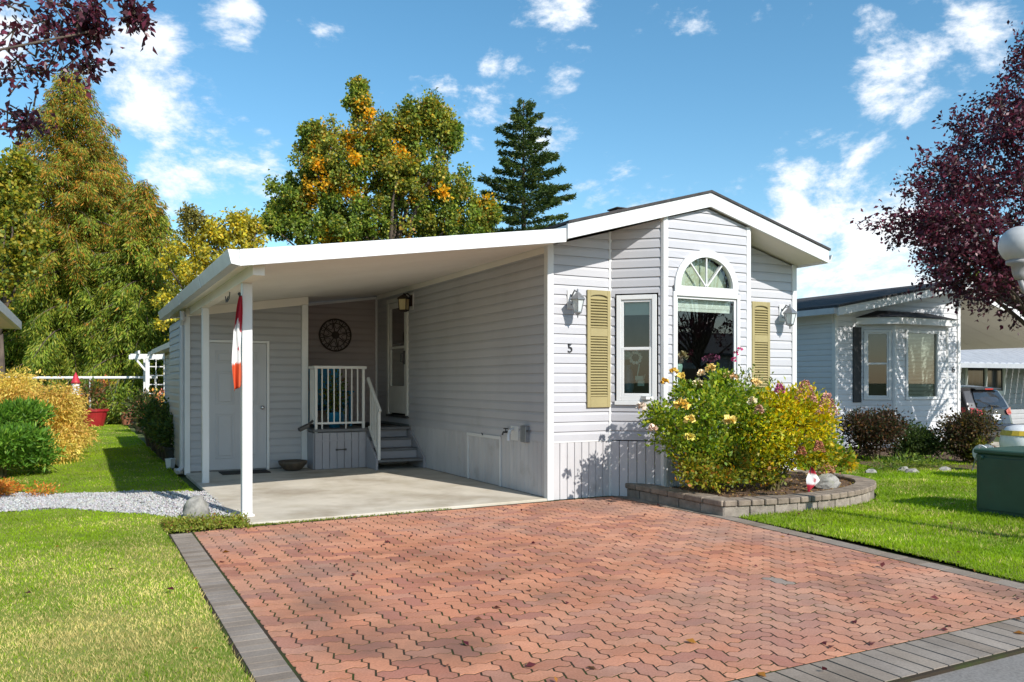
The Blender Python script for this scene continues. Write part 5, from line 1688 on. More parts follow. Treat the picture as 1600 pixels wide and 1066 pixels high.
# ================================================================== parked minivan (rear towards the street)
van = thing('parked_minivan', 'dark grey minivan parked rear outward under the neighbouring carport', 'car', (14.95, 3.9, float(ground_z(14.95))), local=True)
prof = [(.10, .30), (.02, .42), (.0, .60), (.05, .80), (.06, .95), (.14, 1.12), (.30, 1.42), (.42, 1.50), (.9, 1.545), (1.7, 1.555), (2.6, 1.50), (3.3, 1.05), (4.1, .92), (4.45, .72), (4.5, .45), (4.35, .28), (.5, .24)]
wz = lambda z: .86 * (1 - .03 * abs(z - .65)) if z < .95 else .86 - .31 * (z - .95) ** 1.15
T = [-1, -.94, -.75, -.4, 0, .4, .75, .94, 1]
V = []
for (y_, z_) in prof:
    for t in T:
        yc = 2.25
        yy = y_ + (yc - y_) * .055 * abs(t) ** 4
        V.append((wz(z_) * t, yy, z_ - (.03 * abs(t) ** 4 if z_ > 1.4 else 0)))
k = len(T); np_ = len(prof)
F = [(i * k + j, ((i + 1) % np_) * k + j, ((i + 1) % np_) * k + j + 1, i * k + j + 1) for i in range(np_) for j in range(k - 1)]
F += [tuple(i * k for i in range(np_))[::-1], tuple(i * k + k - 1 for i in range(np_))]
b = MB(); b.add(V, F)
body = b.build('body', 'car_paint', van, smooth=False, bevel=.02, segs=2)


def hatch(pts, off):
    """points (x, z) laid on the slanted tailgate"""
    out = []
    for x_, z_ in pts:
        y_ = np.interp(z_, [.42, .60, .80, .95, 1.12, 1.42], [.02, 0, .05, .06, .14, .30])
        y_ += (2.25 - y_) * .055 * abs(x_ / wz(z_)) ** 4
        out.append((x_, y_ - off, z_))
    return out


b = MB(); b.add(hatch([(-.60, 1.02), (0, .99), (.60, 1.02), (.58, 1.2), (.50, 1.40), (0, 1.42), (-.50, 1.40), (-.58, 1.2)], .022), [tuple(range(8))]); b.build('rear_window', 'car_glass', van)
for sg in (-1, 1):
    b = MB(); q = hatch([(sg * .45, .92), (sg * .62, .98), (sg * .80, 1.0), (sg * .815, .84), (sg * .62, .80), (sg * .5, .84)], .024)
    qq = [(p[0], p[1] + .05, p[2]) for p in q]
    q2 = [(sg * .852, .35, 1.0), (sg * .856, .32, .86)]
    f = tuple(range(6)) if sg > 0 else tuple(range(6))[::-1]
    b.add(q + q2, [f, (2, 6, 7, 3) if sg > 0 else (3, 7, 6, 2)]); b.build('tail_light', 'tail_red', van)
    b = MB(); b.add([(sg * .815, .55, 1.05), (sg * .83, 1.45, 1.03), (sg * .83, 3.0, 1.02), (sg * .74, 2.5, 1.40), (sg * .725, 1.4, 1.455), (sg * .735, .72, 1.40)], [tuple(range(6)) if sg > 0 else tuple(range(6))[::-1]])
    sw = b.build('side_window', 'car_glass', van)
    sw.location.x = sg * .018
    for yw in (.85, 3.6):
        wh = MB()
        prof_w = [(.18, -.10), (.30, -.10), (.325, -.07), (.325, .07), (.30, .10), (.18, .10)]
        wh.lathe(prof_w, (0, 0, 0), 20)
        wh.v = [(sg * .77 + z_, yw + x_, .325 + y_) for x_, y_, z_ in wh.v]
        wo_ = wh.build('wheel', 'car_plastic', van)
        h_ = MB(); h_.lathe([(.19, -.06), (.19, .085), (.06, .10), (0, .10)], (0, 0, 0), 14); h_.v = [(sg * (.77 + z_ * 1.0), yw + x_, .325 + y_) for x_, y_, z_ in h_.v]; h_.build('rim', 'chrome', wo_)
B('number_plate', 'plate_white', van, -.16, .16, -.012, .04, .70, .83)
B('bumper', 'car_plastic', van, -.74, .74, -.05, .1, .32, .42, bevel=.02)
B('bumper_strip', 'car_paint', van, -.78, .78, -.055, .1, .44, .58, bevel=.03)
b = MB(); b.bar((-.18, .06, 1.06), (.22, .075, 1.03), .02, .02); b.build('wiper', 'car_plastic', van)
b = MB(); b.prism([(-.52, 0), (.52, 0), (.45, .17), (-.45, .17)], (1, 0, 0), (0, 1, .12), (0, 0, 1), (0, .20, 1.43), .035); b.build('spoiler', 'car_paint', van, bevel=.01)
B('brake_lamp', 'tail_red', van, -.16, .16, .19, .22, 1.435, 1.465)
b = MB(); b.tube([(.07 * math.cos(a), .02, .90 + .05 * math.sin(a)) for a in np.linspace(0, 6.28, 17)], .009, 5); b.tube([(-.06, .018, .915), (-.02, .018, .90), (0, .018, .885), (.02, .018, .90), (.06, .018, .915)], .008, 5); b.build('emblem', 'chrome', van)
van.rotation_euler.z = math.radians(0)

# ================================================================== transformer, lamp, unclear white object, reel
TRX, TRY = 3.62, -2.90
tr = thing('transformer_box', 'dark green metal utility transformer box on the lawn', 'utility box', (TRX + .55, TRY - .2, .0))
ex = np.array([0, -1.0, 0]); ey = np.array([1.0, 0, 0]); o_ = np.array([TRX, TRY, 0.0])


def tb(s0, s1, t0, t1, z0, z1):
    c = o_ + ex * (s0 + s1) / 2 + ey * (t0 + t1) / 2 + np.array([0, 0, (z0 + z1) / 2])
    return MB().obox(c, ex * (s1 - s0) / 2, ey * (t1 - t0) / 2, (0, 0, (z1 - z0) / 2))


tb(0, 1.1, 0, .8, .0, .635).build('cabinet', 'transformer_green', tr, bevel=.012)
tb(-.02, 1.12, -.02, .82, .637, .685).build('lid', 'transformer_green', tr, bevel=.012)
tb(.04, .56, -.012, -.001, .05, .60).build('door_panel', 'transformer_green', tr, bevel=.004)
b = MB(); c = o_ + ex * .08 - ey * .02 + np.array([0, 0, .60]); b.blob(c, (.025, .02, .025), 8, 5); b.build('bolt', 'transformer_green', tr)

lp_ = at_depth(1593, 383, 7.15)
lm = thing('street_lamp', 'white globe lamp on a curved bracket at the lawn edge', 'street lamp', (lp_[0] + .30 * RGT[0], lp_[1] + .30 * RGT[1], 0))
pb_ = np.array([lp_[0] + .30 * RGT[0], lp_[1] + .30 * RGT[1], 0.0])
b = MB(); b.blob(lp_, .163, 24, 14); b.build('globe', 'globe_white', lm, smooth=True)
b = MB(); b.lathe([(.085, -.13), (.105, -.135), (.105, -.165), (.065, -.18), (.055, -.25), (.035, -.30)], lp_, 18); b.build('collar', 'lamp_post_grey', lm, smooth=True)
b = MB(); b.tube([lp_ + (0, 0, -.29), lp_ + RGT * .04 + (0, 0, -.40), lp_ + RGT * .15 + (0, 0, -.47), lp_ + RGT * .27 + (0, 0, -.45), pb_ + (0, 0, lp_[2] - .42)], .022, 8); b.build('arm', 'lamp_post_grey', lm, smooth=True)
b = MB(); b.lathe([(.11, 0), (.11, .1), (.06, .14), (.05, lp_[2] - .35), (.03, lp_[2] - .30)], pb_, 14); b.build('post', 'lamp_post_grey', lm, smooth=True)

cd = at_depth(1601, 700, 11.5)
ct = thing('unclear_white_object', 'unidentified white rounded object with yellow stripe, modelled as a cart behind the transformer', 'cart', (cd[0], cd[1], 0))  # white object of unknown kind, given the form of a cart
b = MB()
for (r0, z0_, m_) in (((.30), 0, 'white_plastic'),):
    b.lathe([(.22, .25), (.29, .35), (.31, .55), (.29, .68), (.22, .77), (.10, .80), (0, .805)], (cd[0], cd[1], 0), 20)
b.build('shell', 'white_plastic', ct, smooth=True)
b = MB(); b.lathe([(.300, .655), (.307, .66), (.278, .725), (.27, .722)], (cd[0], cd[1], 0), 20); b.build('stripe', 'yellow_plastic', ct)
for k in range(3):
    a = k * 2.1
    b = MB(); b.tube([(cd[0] + .2 * math.cos(a) - .03, cd[1] + .2 * math.sin(a), .13), (cd[0] + .2 * math.cos(a) + .03, cd[1] + .2 * math.sin(a), .13)], .13, 12); b.build('wheel', 'car_plastic', ct)
b = MB(); b.lathe([(.16, .12), (.2, .26)], (cd[0], cd[1], 0), 10); b.build('chassis', 'car_plastic', ct)
hc = at_depth(1538, 738, 12.7); hc[2] = 0
hr = thing('hose_reel', 'pale grey hose reel on a stand beside the neighbouring shrubs', 'hose reel', tuple(hc))
b = MB()
for s_ in (-.13, .13):
    b.tube([hc + (s_, -.1, 0), hc + (s_, 0, .40), hc + (s_, .12, 0)], .014, 6)
b.tube([hc + (-.13, 0, .40), hc + (.13, 0, .40)], .014, 6); b.build('stand', 'lamp_silver', hr)
b = MB(); 
b.lathe([(.13, -.10), (.135, -.085), (.06, -.08), (.06, .08), (.135, .085), (.13, .10)], (0, 0, 0), 14); b.v = [(hc[0] + z_, hc[1] + x_, .30 + y_) for x_, y_, z_ in b.v]; b.build('drum', 'white_plastic', hr)
b = MB(); b.tube([hc + (.16, 0, .30), hc + (.18, .0, .30), hc + (.18, .06, .36)], .01, 6); b.build('crank', 'black_metal', hr)

# shrubs before the neighbouring home
DK = [(.038, .024, .016), (.052, .028, .018), (.028, .032, .012), (.024, .03, .012), (.085, .042, .018)]
DG = [(.035, .055, .014), (.05, .075, .018), (.025, .04, .012)]


def gpt(u, v):
    r = ray(u, v); t = -EYE / r[2]
    return CAMP + r * t


for (u, v, rx, hh, pal_, lab, nm, w_) in (
        (1368, 722, .72, 1.0, DK, 'dark red leaved shrub below the shuttered corner of home 6', 'barberry_shrub', 1),
        (1440, 722, .62, .78, DG, 'clipped dark green shrub below the bay of home 6', 'box_shrub', 1),
        (1508, 725, .62, 1.02, [(.062, .034, .022), (.045, .028, .018), (.10, .065, .02), (.03, .034, .015), (.05, .055, .016)], 'loose purple brown shrub beside the parked minivan', 'smoke_shrub', 1),
        (1530, 727, .32, .5, [(.16, .14, .02), (.11, .12, .02), (.06, .07, .015)], 'yellow green low shrub beside the hose reel', 'spirea_shrub', 1)):
    g_ = gpt(u, v)
    cl_ = []
    for k in range(9):
        a = random.uniform(0, 6.28); q = random.uniform(0, .55) * rx
        cl_.append((q * math.cos(a), q * math.sin(a), hh * random.uniform(.3, .72), rx * random.uniform(.4, .55), rx * random.uniform(.4, .55), hh * random.uniform(.22, .32)))
    shrub(nm, lab, 'shrub', (g_[0], g_[1], -.02), cl_, .05, [pal_], [None], n_per_r=2900, stems=6)
g_ = gpt(1420, 734)
shrub('juniper_mat', 'low spreading bright green juniper before the box shrub', 'shrub', (g_[0], g_[1], -.02), [(-.5, 0, .10, .4, .25, .13), (.0, .0, .12, .42, .28, .16), (.45, -.1, .09, .35, .25, .12)], .07,
      [[(.10, .15, .025), (.06, .10, .018), (.15, .19, .03)]], [None], n_per_r=1500, width=.25)
struct(MB().prism([(6.3, .15), (7.2, -.25), (9.0, -.2), (10.2, .6), (12.6, 2.5), (12.6, 3.6), (8.6, 3.6), (7.2, 2.3)], (1, 0, 0), (0, 1, 0), (0, 0, 1), (0, 0, -.16), .185).build('shrub_bed', 'mulch', None))
for k, uu in enumerate((1362, 1412, 1424, 1476)):
    g_ = gpt(uu, 740 - (k % 2) * 2.5)
    o = MB().blob((g_[0], g_[1], .02), (.10 + .03 * (k % 3), .08, .05 + .012 * (k % 2)), 9, 6, .22, k).build('edging_stone', 'rock', None)
    tag(o, 'rough grey stone edging the shrub bed of home 6', 'stone', 'edging stones of the shrub bed')

# ================================================================== left garden
cyp_clumps = []
for k in range(34):
    a = random.uniform(0, 6.28); q = random.random() ** .6
    yy = random.uniform(-2.6, 2.4)
    hmax = 2.15 - .30 * abs(yy) - .0 * q
    cyp_clumps.append((q * 1.0 * math.cos(a), yy, random.uniform(.25, max(.5, hmax - .25)) * (1 - .38 * q ** 2), random.uniform(.3, .5), random.uniform(.35, .55), random.uniform(.18, .32), random.choice((0, 0, 1))))
cyp_clumps += [(1.05, .2, .32, .35, .4, .22, 0), (.95, 1.3, .35, .3, .4, .22, 0), (.8, -1.0, .8, .4, .4, .25, 0), (.9, .9, 1.0, .35, .4, .25, 1), (.75, 2.2, .9, .35, .4, .3, 0)]
shrub('golden_cypress', 'large golden yellow threadleaf cypress mound beside the lawn', 'shrub', (-6.05, 9.4, 0), cyp_clumps, .075,
      [[(.52, .41, .10), (.62, .50, .15), (.38, .29, .06), (.45, .33, .08), (.28, .26, .06)], [(.40, .25, .07), (.34, .26, .06), (.55, .42, .12)]], [(4, 3, 3, 2, 1), (2, 2, 2)], n_per_r=2300, width=.32, stems=10, stem_r=.03, droop=.9)
jc = []
for k in range(22):
    a = random.uniform(0, 6.28); q = random.random() ** .6 * .55
    jc.append((q * math.cos(a), q * math.sin(a) * 1.2, random.uniform(.15, 1.1) * (1 - .3 * q), .28, .28, .16))
shrub('juniper_shrub', 'dark green feathery juniper with layered branches beside the gravel', 'shrub', (-5.95, 5.65, 0), jc, .09,
      [[(.08, .17, .025), (.11, .21, .028), (.05, .11, .02), (.16, .25, .04)]], [(3, 3, 2, 1)], n_per_r=3600, width=.24, stems=6, upb=.55, stem_r=.025)
hc_ = [(random.uniform(-.55, .45), random.uniform(-.35, .35), random.uniform(.04, .13), .2, .2, .1) for k in range(12)]
shrub('heather_patch', 'low orange brown heather patch at the gravel end', 'shrub', (-5.75, 3.35, 0), hc_, .045, [[(.42, .17, .045), (.36, .12, .03), (.48, .26, .06), (.25, .16, .05)]], [(3, 2, 2, 1)], n_per_r=2600, width=.4)

# far end of the lawn: pots, flowers, rail, arbour
rail = thing('fence_rail', 'long pale horizontal rail fence before the cedar hedge', 'fence', (-4.4, 21.6, 0))
b = MB(); b.tube([(-9.0, 22.0, 1.52), (-2.6, 22.0, 1.55)], .045, 8); b.build('top_rail', 'trim', rail)
for k in range(4):
    b = MB(); b.tube([(-8.6 + k * 1.98, 22.0, 0), (-8.6 + k * 1.98, 22.0, 1.52)], .03, 8); b.build('post', 'gutter_metal', rail)
b = MB()
for k in range(14):
    b.tube([(-8.9 + k * .48, 22.02, .1), (-8.9 + k * .48 + .3, 22.02, 1.5)], .004, 4)
    b.tube([(-8.9 + k * .48 + .3, 22.025, .1), (-8.9 + k * .48, 22.025, 1.5)], .004, 4)
b.build('wire_mesh', 'lamp_silver', rail)
ar = thing('garden_arbour', 'white wooden garden arbour with lattice side at the lawn end', 'arbour', (-2.3, 21.2, 0))
for (xx, yy) in ((-3.0, 20.6), (-1.5, 20.6), (-3.0, 21.6), (-1.5, 21.6)):
    B('post', 'trim', ar, xx - .06, xx + .06, yy - .06, yy + .06, 0, 2.15)
B('beam', 'trim', ar, -3.5, -1.0, 20.52, 20.66, 2.15, 2.30); B('beam', 'trim', ar, -3.5, -1.0, 21.54, 21.68, 2.15, 2.30)
for k in range(6):
    B('rafter', 'trim', ar, -3.3 + k * .4, -3.24 + k * .4, 20.2, 22.0, 2.30, 2.40)
for k in range(6):
    B('lattice_slat', 'trim', ar, -2.94 + k * .25, -2.91 + k * .25, 21.55, 21.58, .3, 2.15)
for k in range(6):
    B('lattice_slat', 'trim', ar, -2.95, -1.55, 21.585, 21.61, .4 + k * .3, .43 + k * .3)
MB().bar((-3.0, 20.6, 1.7), (-3.35, 20.6, 2.15), .06, .06).build('brace', 'trim', ar)


def pot(px, py, r, h, m_, label, fol, palette, fh_=.35, fr_=.3, leafsz=.07, n=500, group=None, nm='potted_plant'):
    t = thing(nm, label, 'potted plant', (px, py, 0), group=group)
    b = MB(); b.lathe([(r * .68, 0.02), (r * .95, h * .85), (r * 1.05, h * .88), (r * 1.05, h), (r * .9, h), (r * .85, h * .85), (0, h * .85)], (px, py, 0), 14); b.build('pot', m_, t, smooth=False)
    P, d = clump_points((px, py, h + fh_ * .75), (fr_, fr_, fh_), n, .5)
    k = P[:, 2] > h * .8
    leaf_mesh('foliage', P[k], d[k] + rng.normal(0, .5, d[k].shape) + (0, 0, .3), leafsz * rng.uniform(.6, 1.3, k.sum()), .5, pick(k.sum(), palette), 'leaf', t)
    b = MB(); b.tube([(px, py, h * .8), (px + .02, py, h + fh_ * .6)], .015, 5); b.build('stem', 'stem', t)
    return t


pot(-4.55, 20.5, .42, .55, 'pot_red', 'large glossy red pot with reddish plant at the lawn end', 1, [(.10, .08, .03), (.16, .07, .03), (.06, .09, .02)], .55, .5, .12, 500)
pot(-3.55, 21.0, .25, .42, 'pot_terracotta', 'brown terracotta pot with green plant near the red pot', 1, [(.10, .15, .02), (.16, .2, .03)], .5, .4, .12, 400)
pot(-2.75, 20.2, .3, .35, 'pot_black', 'black tub overflowing with pink and orange flowers', 1, [(.5, .18, .14), (.5, .28, .08), (.12, .15, .03), (.45, .35, .12)], .42, .55, .12, 600)
pot(-3.2, 19.6, .3, .3, 'pot_terracotta', 'low clay pot of pink blossom beside the black tub', 1, [(.5, .22, .18), (.4, .12, .1), (.12, .15, .03)], .3, .4, .11, 500)
fig = thing('garden_figure', 'small white garden figure with red hat on a post', 'figure', (-5.05, 20.9, 0))
b = MB(); b.tube([(-5.05, 20.9, 0), (-5.05, 20.9, .95)], .05, 8); b.build('post', 'lamp_silver', fig)
b = MB(); b.lathe([(.22, .95), (.2, 1.05), (.10, 1.25), (.12, 1.33), (.08, 1.42), (0, 1.44)], (-5.05, 20.9, 0), 12); b.build('body', 'trim', fig, smooth=True)
b = MB(); b.lathe([(.16, 1.36), (.12, 1.42), (.06, 1.6), (0, 1.72)], (-5.05, 20.9, 0), 12); b.lathe([(.26, .93), (.27, .98), (.2, 1.0)], (-5.05, 20.9, 0), 12); b.build('hat', 'red_figure', fig, smooth=True)
for k in range(8):
    yy = 6.6 + k * .72
    big = (k % 3 == 1)
    pot(-3.50 + .05 * math.sin(k * 3), yy, .17 + .02 * (k % 2), .30, 'pot_black', 'taller dark shrub in the black pot row along the shed' if big else 'low dark leafy plant in the black pot row along the shed', 1,
        [(.035, .06, .014), (.05, .085, .018), (.025, .04, .012), (.08, .10, .02)], .42 if big else .30, .28, .075, 900, 'black pots along the shed wall')
pot(-3.35, 16.5, .3, .3, 'pot_brown', 'big rounded dark shrub in brown tub past the pot row', 1, [(.03, .05, .014), (.045, .07, .016), (.06, .05, .02)], .5, .5, .09, 1500)
tag(MB().box(-3.62, -3.52, 4.95, 5.35, 0, .06).build('splash_block', 'concrete', None, bevel=.01), 'small concrete splash block below the shed downspout', 'block')
lw = thing('plant_label_pot', 'white square bucket in front of the black pot row', 'bucket', (-3.62, 5.9, 0))
b = MB(); b.lathe([(.06, .01), (.08, .15), (.085, .165), (.075, .165), (.07, .15), (0, .15)], (-3.62, 5.9, 0), 4); b.build('bucket', 'white_plastic', lw)
flw = shrub('flower_border', 'mixed green and orange perennial border below the cedar hedge', 'flowers', (-4.4, 22.9, 0),
            [(random.uniform(-3.0, 2.6), random.uniform(-.4, .5), random.uniform(.3, 1.2), .5, .45, .35, random.choice((0, 0, 0, 1))) for k in range(34)], .16,
            [[(.13, .17, .03), (.08, .12, .02), (.20, .20, .03), (.06, .08, .02)], [(.40, .22, .04), (.45, .14, .08), (.2, .18, .03)]], [None, None], n_per_r=330, width=.5, stems=6)

# ================================================================== trees
def limb(parent, p0, p1, r0, r1, wob=.15, name='limb', m='bark'):
    p0 = np.array(p0, float); p1 = np.array(p1, float); L = np.linalg.norm(p1 - p0)
    pts = [p0 + (p1 - p0) * f + np.array([random.uniform(-1, 1), random.uniform(-1, 1), random.uniform(-.3, .6)]) * wob * L * .3 * math.sin(math.pi * f) for f in np.linspace(0, 1, 5)]
    return MB().tube(pts, list(np.linspace(r0, r1, 5)), 6).build(name, m, parent, smooth=True)


def broadleaf(name, label, base, depth, lobes, leaf, npl, sub, sub_r, pals, group=None, trunk_r=.22, m='leaf', width=.8, up=.25, limbs=14, crown_name='crown', dthick=.9, mixp=None):
    """lobes: (u, v, ru, rv, palette index) in metres about the tree, given by direction from the street at its own distance"""
    t = thing(name, label, 'tree', tuple(base), group=group)
    mpp = depth / FPX
    P_, D_, C_ = [], [], []
    ends = []
    for (u, v, ru, rv, pi) in lobes:
        c0 = at_depth(u, v, depth)
        for k in range(sub):
            d = sphere_dirs(1)[0] * random.random() ** .4
            c = c0 + RGT * d[0] * ru * mpp + np.array([0, 0, 1]) * d[2] * rv * mpp + FWD * d[1] * ru * mpp * dthick
            r = sub_r * random.uniform(.7, 1.3)
            if random.random() < .34:
                c = c0 + (c - c0) * random.uniform(1.05, 1.6); r *= random.uniform(.45, .8)
            P, dd = clump_points(c, (r * .9, r * .9, r), npl if r > sub_r * .6 else npl // 2, .6)
            pj = pi
            if mixp:
                q_ = random.random(); pj = 0 if q_ < mixp[pi][0] else (1 if q_ < mixp[pi][0] + mixp[pi][1] else 2)
            pal, w = pals[pj]
            tone = random.uniform(.82, 1.15)
            P_.append(P); D_.append(dd * .6 + rng.normal(0, .6, dd.shape) + (0, 0, -up)); C_.append(pick(len(P), pal, w, .2) * tone)
            ends.append(c)
    leaf_mesh(crown_name, np.concatenate(P_), np.concatenate(D_), leaf * rng.uniform(.6, 1.25, sum(len(p) for p in P_)), width, np.clip(np.concatenate(C_), 0, 1), m, t)
    base = np.array(base, float)
    top = np.mean(ends, axis=0)
    fork = base + (top - base) * .45
    MB().tube([base, base + (fork - base) * .5 + (.1, 0, 0), fork], [trunk_r * 1.2, trunk_r, trunk_r * .8], 10).build('trunk', 'bark', t, smooth=True)
    for e in random.sample(ends, min(limbs, len(ends))):
        limb(t, fork + (0, 0, random.uniform(-.4, .5) * trunk_r * 4), e, trunk_r * .4, .02)
    return t


def ground_at(u, depth):
    p = at_depth(u, HORIZON, depth); p[2] = 0
    return p


MG = ([(0.15, 0.203, 0.033), (0.098, 0.143, 0.027), (0.225, 0.247, 0.042), (0.068, 0.098, 0.021), (0.285, 0.27, 0.045)], (3, 4, 2, 3, 1))
MO = ([(0.609, 0.304, 0.036), (0.493, 0.29, 0.036), (0.377, 0.275, 0.036), (0.696, 0.377, 0.043), (0.217, 0.217, 0.036)], (3, 3, 2, 1, 2))
MM = ([(0.225, 0.225, 0.039), (0.15, 0.173, 0.03), (0.36, 0.27, 0.042), (0.105, 0.128, 0.027), (0.33, 0.195, 0.045)], (3, 3, 1, 2, 1))
broadleaf('maple_tree', 'tall maple with green and orange autumn leaves behind the home', ground_at(605, 30), 30,
          [(560, 160, 14, 30, 2), (545, 235, 50, 45, 1), (585, 220, 40, 55, 1), (640, 195, 18, 40, 2), (672, 185, 16, 30, 2), (700, 205, 16, 24, 2), (520, 285, 50, 45, 1), (490, 215, 16, 18, 2), (500, 260, 40, 36, 0), (455, 310, 34, 36, 0), (440, 350, 34, 36, 0), (650, 260, 55, 55, 2), (690, 290, 44, 55, 0),
           (610, 310, 70, 50, 0), (560, 345, 70, 40, 0), (500, 350, 50, 36, 0), (725, 345, 44, 34, 0), (665, 350, 60, 34, 0), (590, 270, 60, 50, 2), (530, 370, 30, 16, 1), (615, 250, 24, 24, 1), (760, 335, 14, 26, 0), (600, 400, 110, 60, 0)],
          .118, 150, 34, .36, [MG, MO, MM], trunk_r=.3, limbs=30, mixp=[(.74, .04, .22), (.26, .40, .34), (.42, .08, .5)])
YG = ([(0.45, 0.36, 0.045), (0.33, 0.3, 0.045), (0.24, 0.24, 0.045), (0.54, 0.375, 0.045), (0.18, 0.18, 0.038)], (3, 3, 2, 1, 2))
broadleaf('alder_tree', 'thin yellow leaved tree behind the carport roof', ground_at(335, 27), 27,
          [(300, 400, 40, 40, 0), (350, 400, 45, 45, 0), (395, 380, 28, 32, 0), (330, 440, 50, 45, 0), (280, 460, 30, 50, 0), (340, 360, 26, 24, 0), (375, 355, 22, 22, 0), (300, 350, 20, 26, 1), (370, 430, 50, 40, 0), (320, 510, 60, 50, 0)],
          .12, 110, 18, .32, [YG, ([(.14, .13, .04), (.20, .17, .04)], None)], trunk_r=.12, limbs=24, width=.6)
broadleaf('willow_tree', 'yellow green tree rising at the edge of the cedar hedge', ground_at(-10, 25), 25,
          [(20, 260, 30, 40, 0), (15, 330, 40, 50, 0), (35, 390, 40, 40, 0), (0, 430, 50, 50, 0), (-40, 300, 60, 70, 0)], .14, 130, 14, .40,
          [([(.26, .21, .03), (.14, .17, .025), (.26, .23, .035), (.08, .11, .02)], None)], trunk_r=.16, limbs=12)


def conifer(name, label, base, height, rad, nbranch, npb, pal_low, pal_hi, spray, droop, width=.16, zlow=.05, trunk_r=.25, hang=.0, power=.85, seed=1, m='leaf', rough=.25, spread=.30):
    """trunk with whorled boughs; sprays of needles hang along every bough"""
    t = thing(name, label, 'tree', tuple(base))
    base = np.array(base, float)
    r_ = np.random.default_rng(seed)
    MB().tube([base, base + (0, 0, height * .5), base + (0, 0, height * .99)], [trunk_r, trunk_r * .6, .02], 8).build('trunk', 'bark', t, smooth=True)
    P_, D_, C_, N_ = [], [], [], []
    bm = MB()
    for k in range(nbranch):
        f = zlow + (1 - zlow) * ((k + r_.random()) / nbranch)
        z = height * f
        a = k * 2.399963 + r_.uniform(-.3, .3)
        L = rad * (1 - f) ** power * r_.uniform(1 - rough, 1 + rough) + .12
        dirh = np.array([math.cos(a), math.sin(a), 0])
        rise = (.30 if f > .6 else .05)
        s_ = np.linspace(0, 1, 7)
        path = base + (0, 0, z) + dirh * (L * s_)[:, None] + np.stack([0 * s_, 0 * s_, L * (rise * s_ - droop * s_ ** 2)], 1)
        bm.tube(path, list(np.linspace(.035, .006, 7) * (L / rad + .3)), 4, caps=False)
        n = max(6, int(npb * (L / rad) ** 1.2))
        q = r_.random(n) ** .7
        i = np.clip((q * 6).astype(int), 0, 5); ff = (q * 6 - i)[:, None]
        pos = path[i] * (1 - ff) + path[i + 1] * ff
        side = np.array([-dirh[1], dirh[0], 0])
        wspread = (L * spread * (1 - q * .75) + .08)
        sd = r_.uniform(-1, 1, n)
        pos = pos + side * (sd * wspread)[:, None] + np.stack([0 * q, 0 * q, r_.normal(0, .05, n) - hang * np.abs(r_.normal(0, .6, n))], 1)
        dd = dirh * .6 + side * (sd * .9)[:, None] + np.stack([0 * q, 0 * q, -hang * 2.2 + r_.normal(0, .25, n)], 1) + r_.normal(0, .25, (n, 3))
        mixf = np.clip((z - 4.5) / 6.0 + r_.normal(0, .2), 0, .72)
        c1 = pick(n, pal_low); c2 = pick(n, pal_hi)
        c = np.where((r_.random(n) < mixf)[:, None], c2, c1) * r_.uniform(.85, 1.12)
        P_.append(pos); D_.append(dd); C_.append(c)
    bm.build('boughs', 'bark', t)['kind'] = 'stuff'
    P = np.concatenate(P_); D = np.concatenate(D_); C = np.concatenate(C_)
    leaf_mesh('crown', P, D, spray * rng.uniform(.6, 1.3, len(P)), width, np.clip(C, 0, 1), m, t)
    return t


FIRC = [(.042, .070, .020), (.028, .05, .016), (.062, .09, .024), (.085, .105, .03)]
conifer('fir_tree', 'dark green pointed fir standing beside the maple', ground_at(818, 38), 14.45, 4.7, 125, 1500, FIRC, FIRC, .19, .05, width=.34, zlow=.12, trunk_r=.22, power=.78, seed=3, rough=.38, spread=.2)
CL = [(.16, .22, .032), (.11, .165, .025), (.22, .26, .036), (.06, .095, .018), (.25, .25, .042)]
CH = [(.26, .17, .035), (.34, .16, .035), (.17, .17, .03), (.40, .18, .04), (.18, .20, .032), (.10, .12, .022)]
for (u, dp, hh, rad_, sd, lab) in ((112, 31, 13.3, 4.0, 5, 'tallest orange tinged drooping cedar behind the rail fence'), (225, 30, 8.8, 2.6, 8, 'shorter drooping cedar next to the thin yellow tree'), (20, 31.5, 9.5, 3.6, 9, 'bushy green cedar behind the golden cypress'),
                                  (165, 32.5, 11.0, 3.4, 12, 'slender orange tipped cedar between two larger cedars')):
    conifer('cedar_tree', lab, ground_at(u, dp), hh, rad_, 210, 1650 if u in (112, 20) else 1000, CL, CH, .165, .36, width=.20, spread=.20, zlow=.03, trunk_r=.3, hang=.42, power=.62, seed=sd)
conifer('fir_tree', 'distant fir tip beyond the home numbered 6', ground_at(1640, 48), 10.5, 3.2, 70, 160, FIRC, FIRC, .4, .05, width=.3, seed=21)
broadleaf('autumn_tree', 'small green and rust tree behind the neighbouring carport roof', ground_at(1560, 34), 34,
          [(1540, 455, 30, 28, 0), (1580, 470, 36, 26, 1), (1610, 460, 40, 30, 1), (1550, 480, 40, 20, 0)], .2, 90, 8, .45, [MG, ([(.3, .12, .03), (.36, .17, .03), (.14, .12, .02)], None)], trunk_r=.14, limbs=8)

# purple plum trees along the street
PL = [(0.095, 0.02, 0.035), (0.061, 0.015, 0.026), (0.142, 0.031, 0.051), (0.19, 0.048, 0.072), (0.042, 0.014, 0.019)]


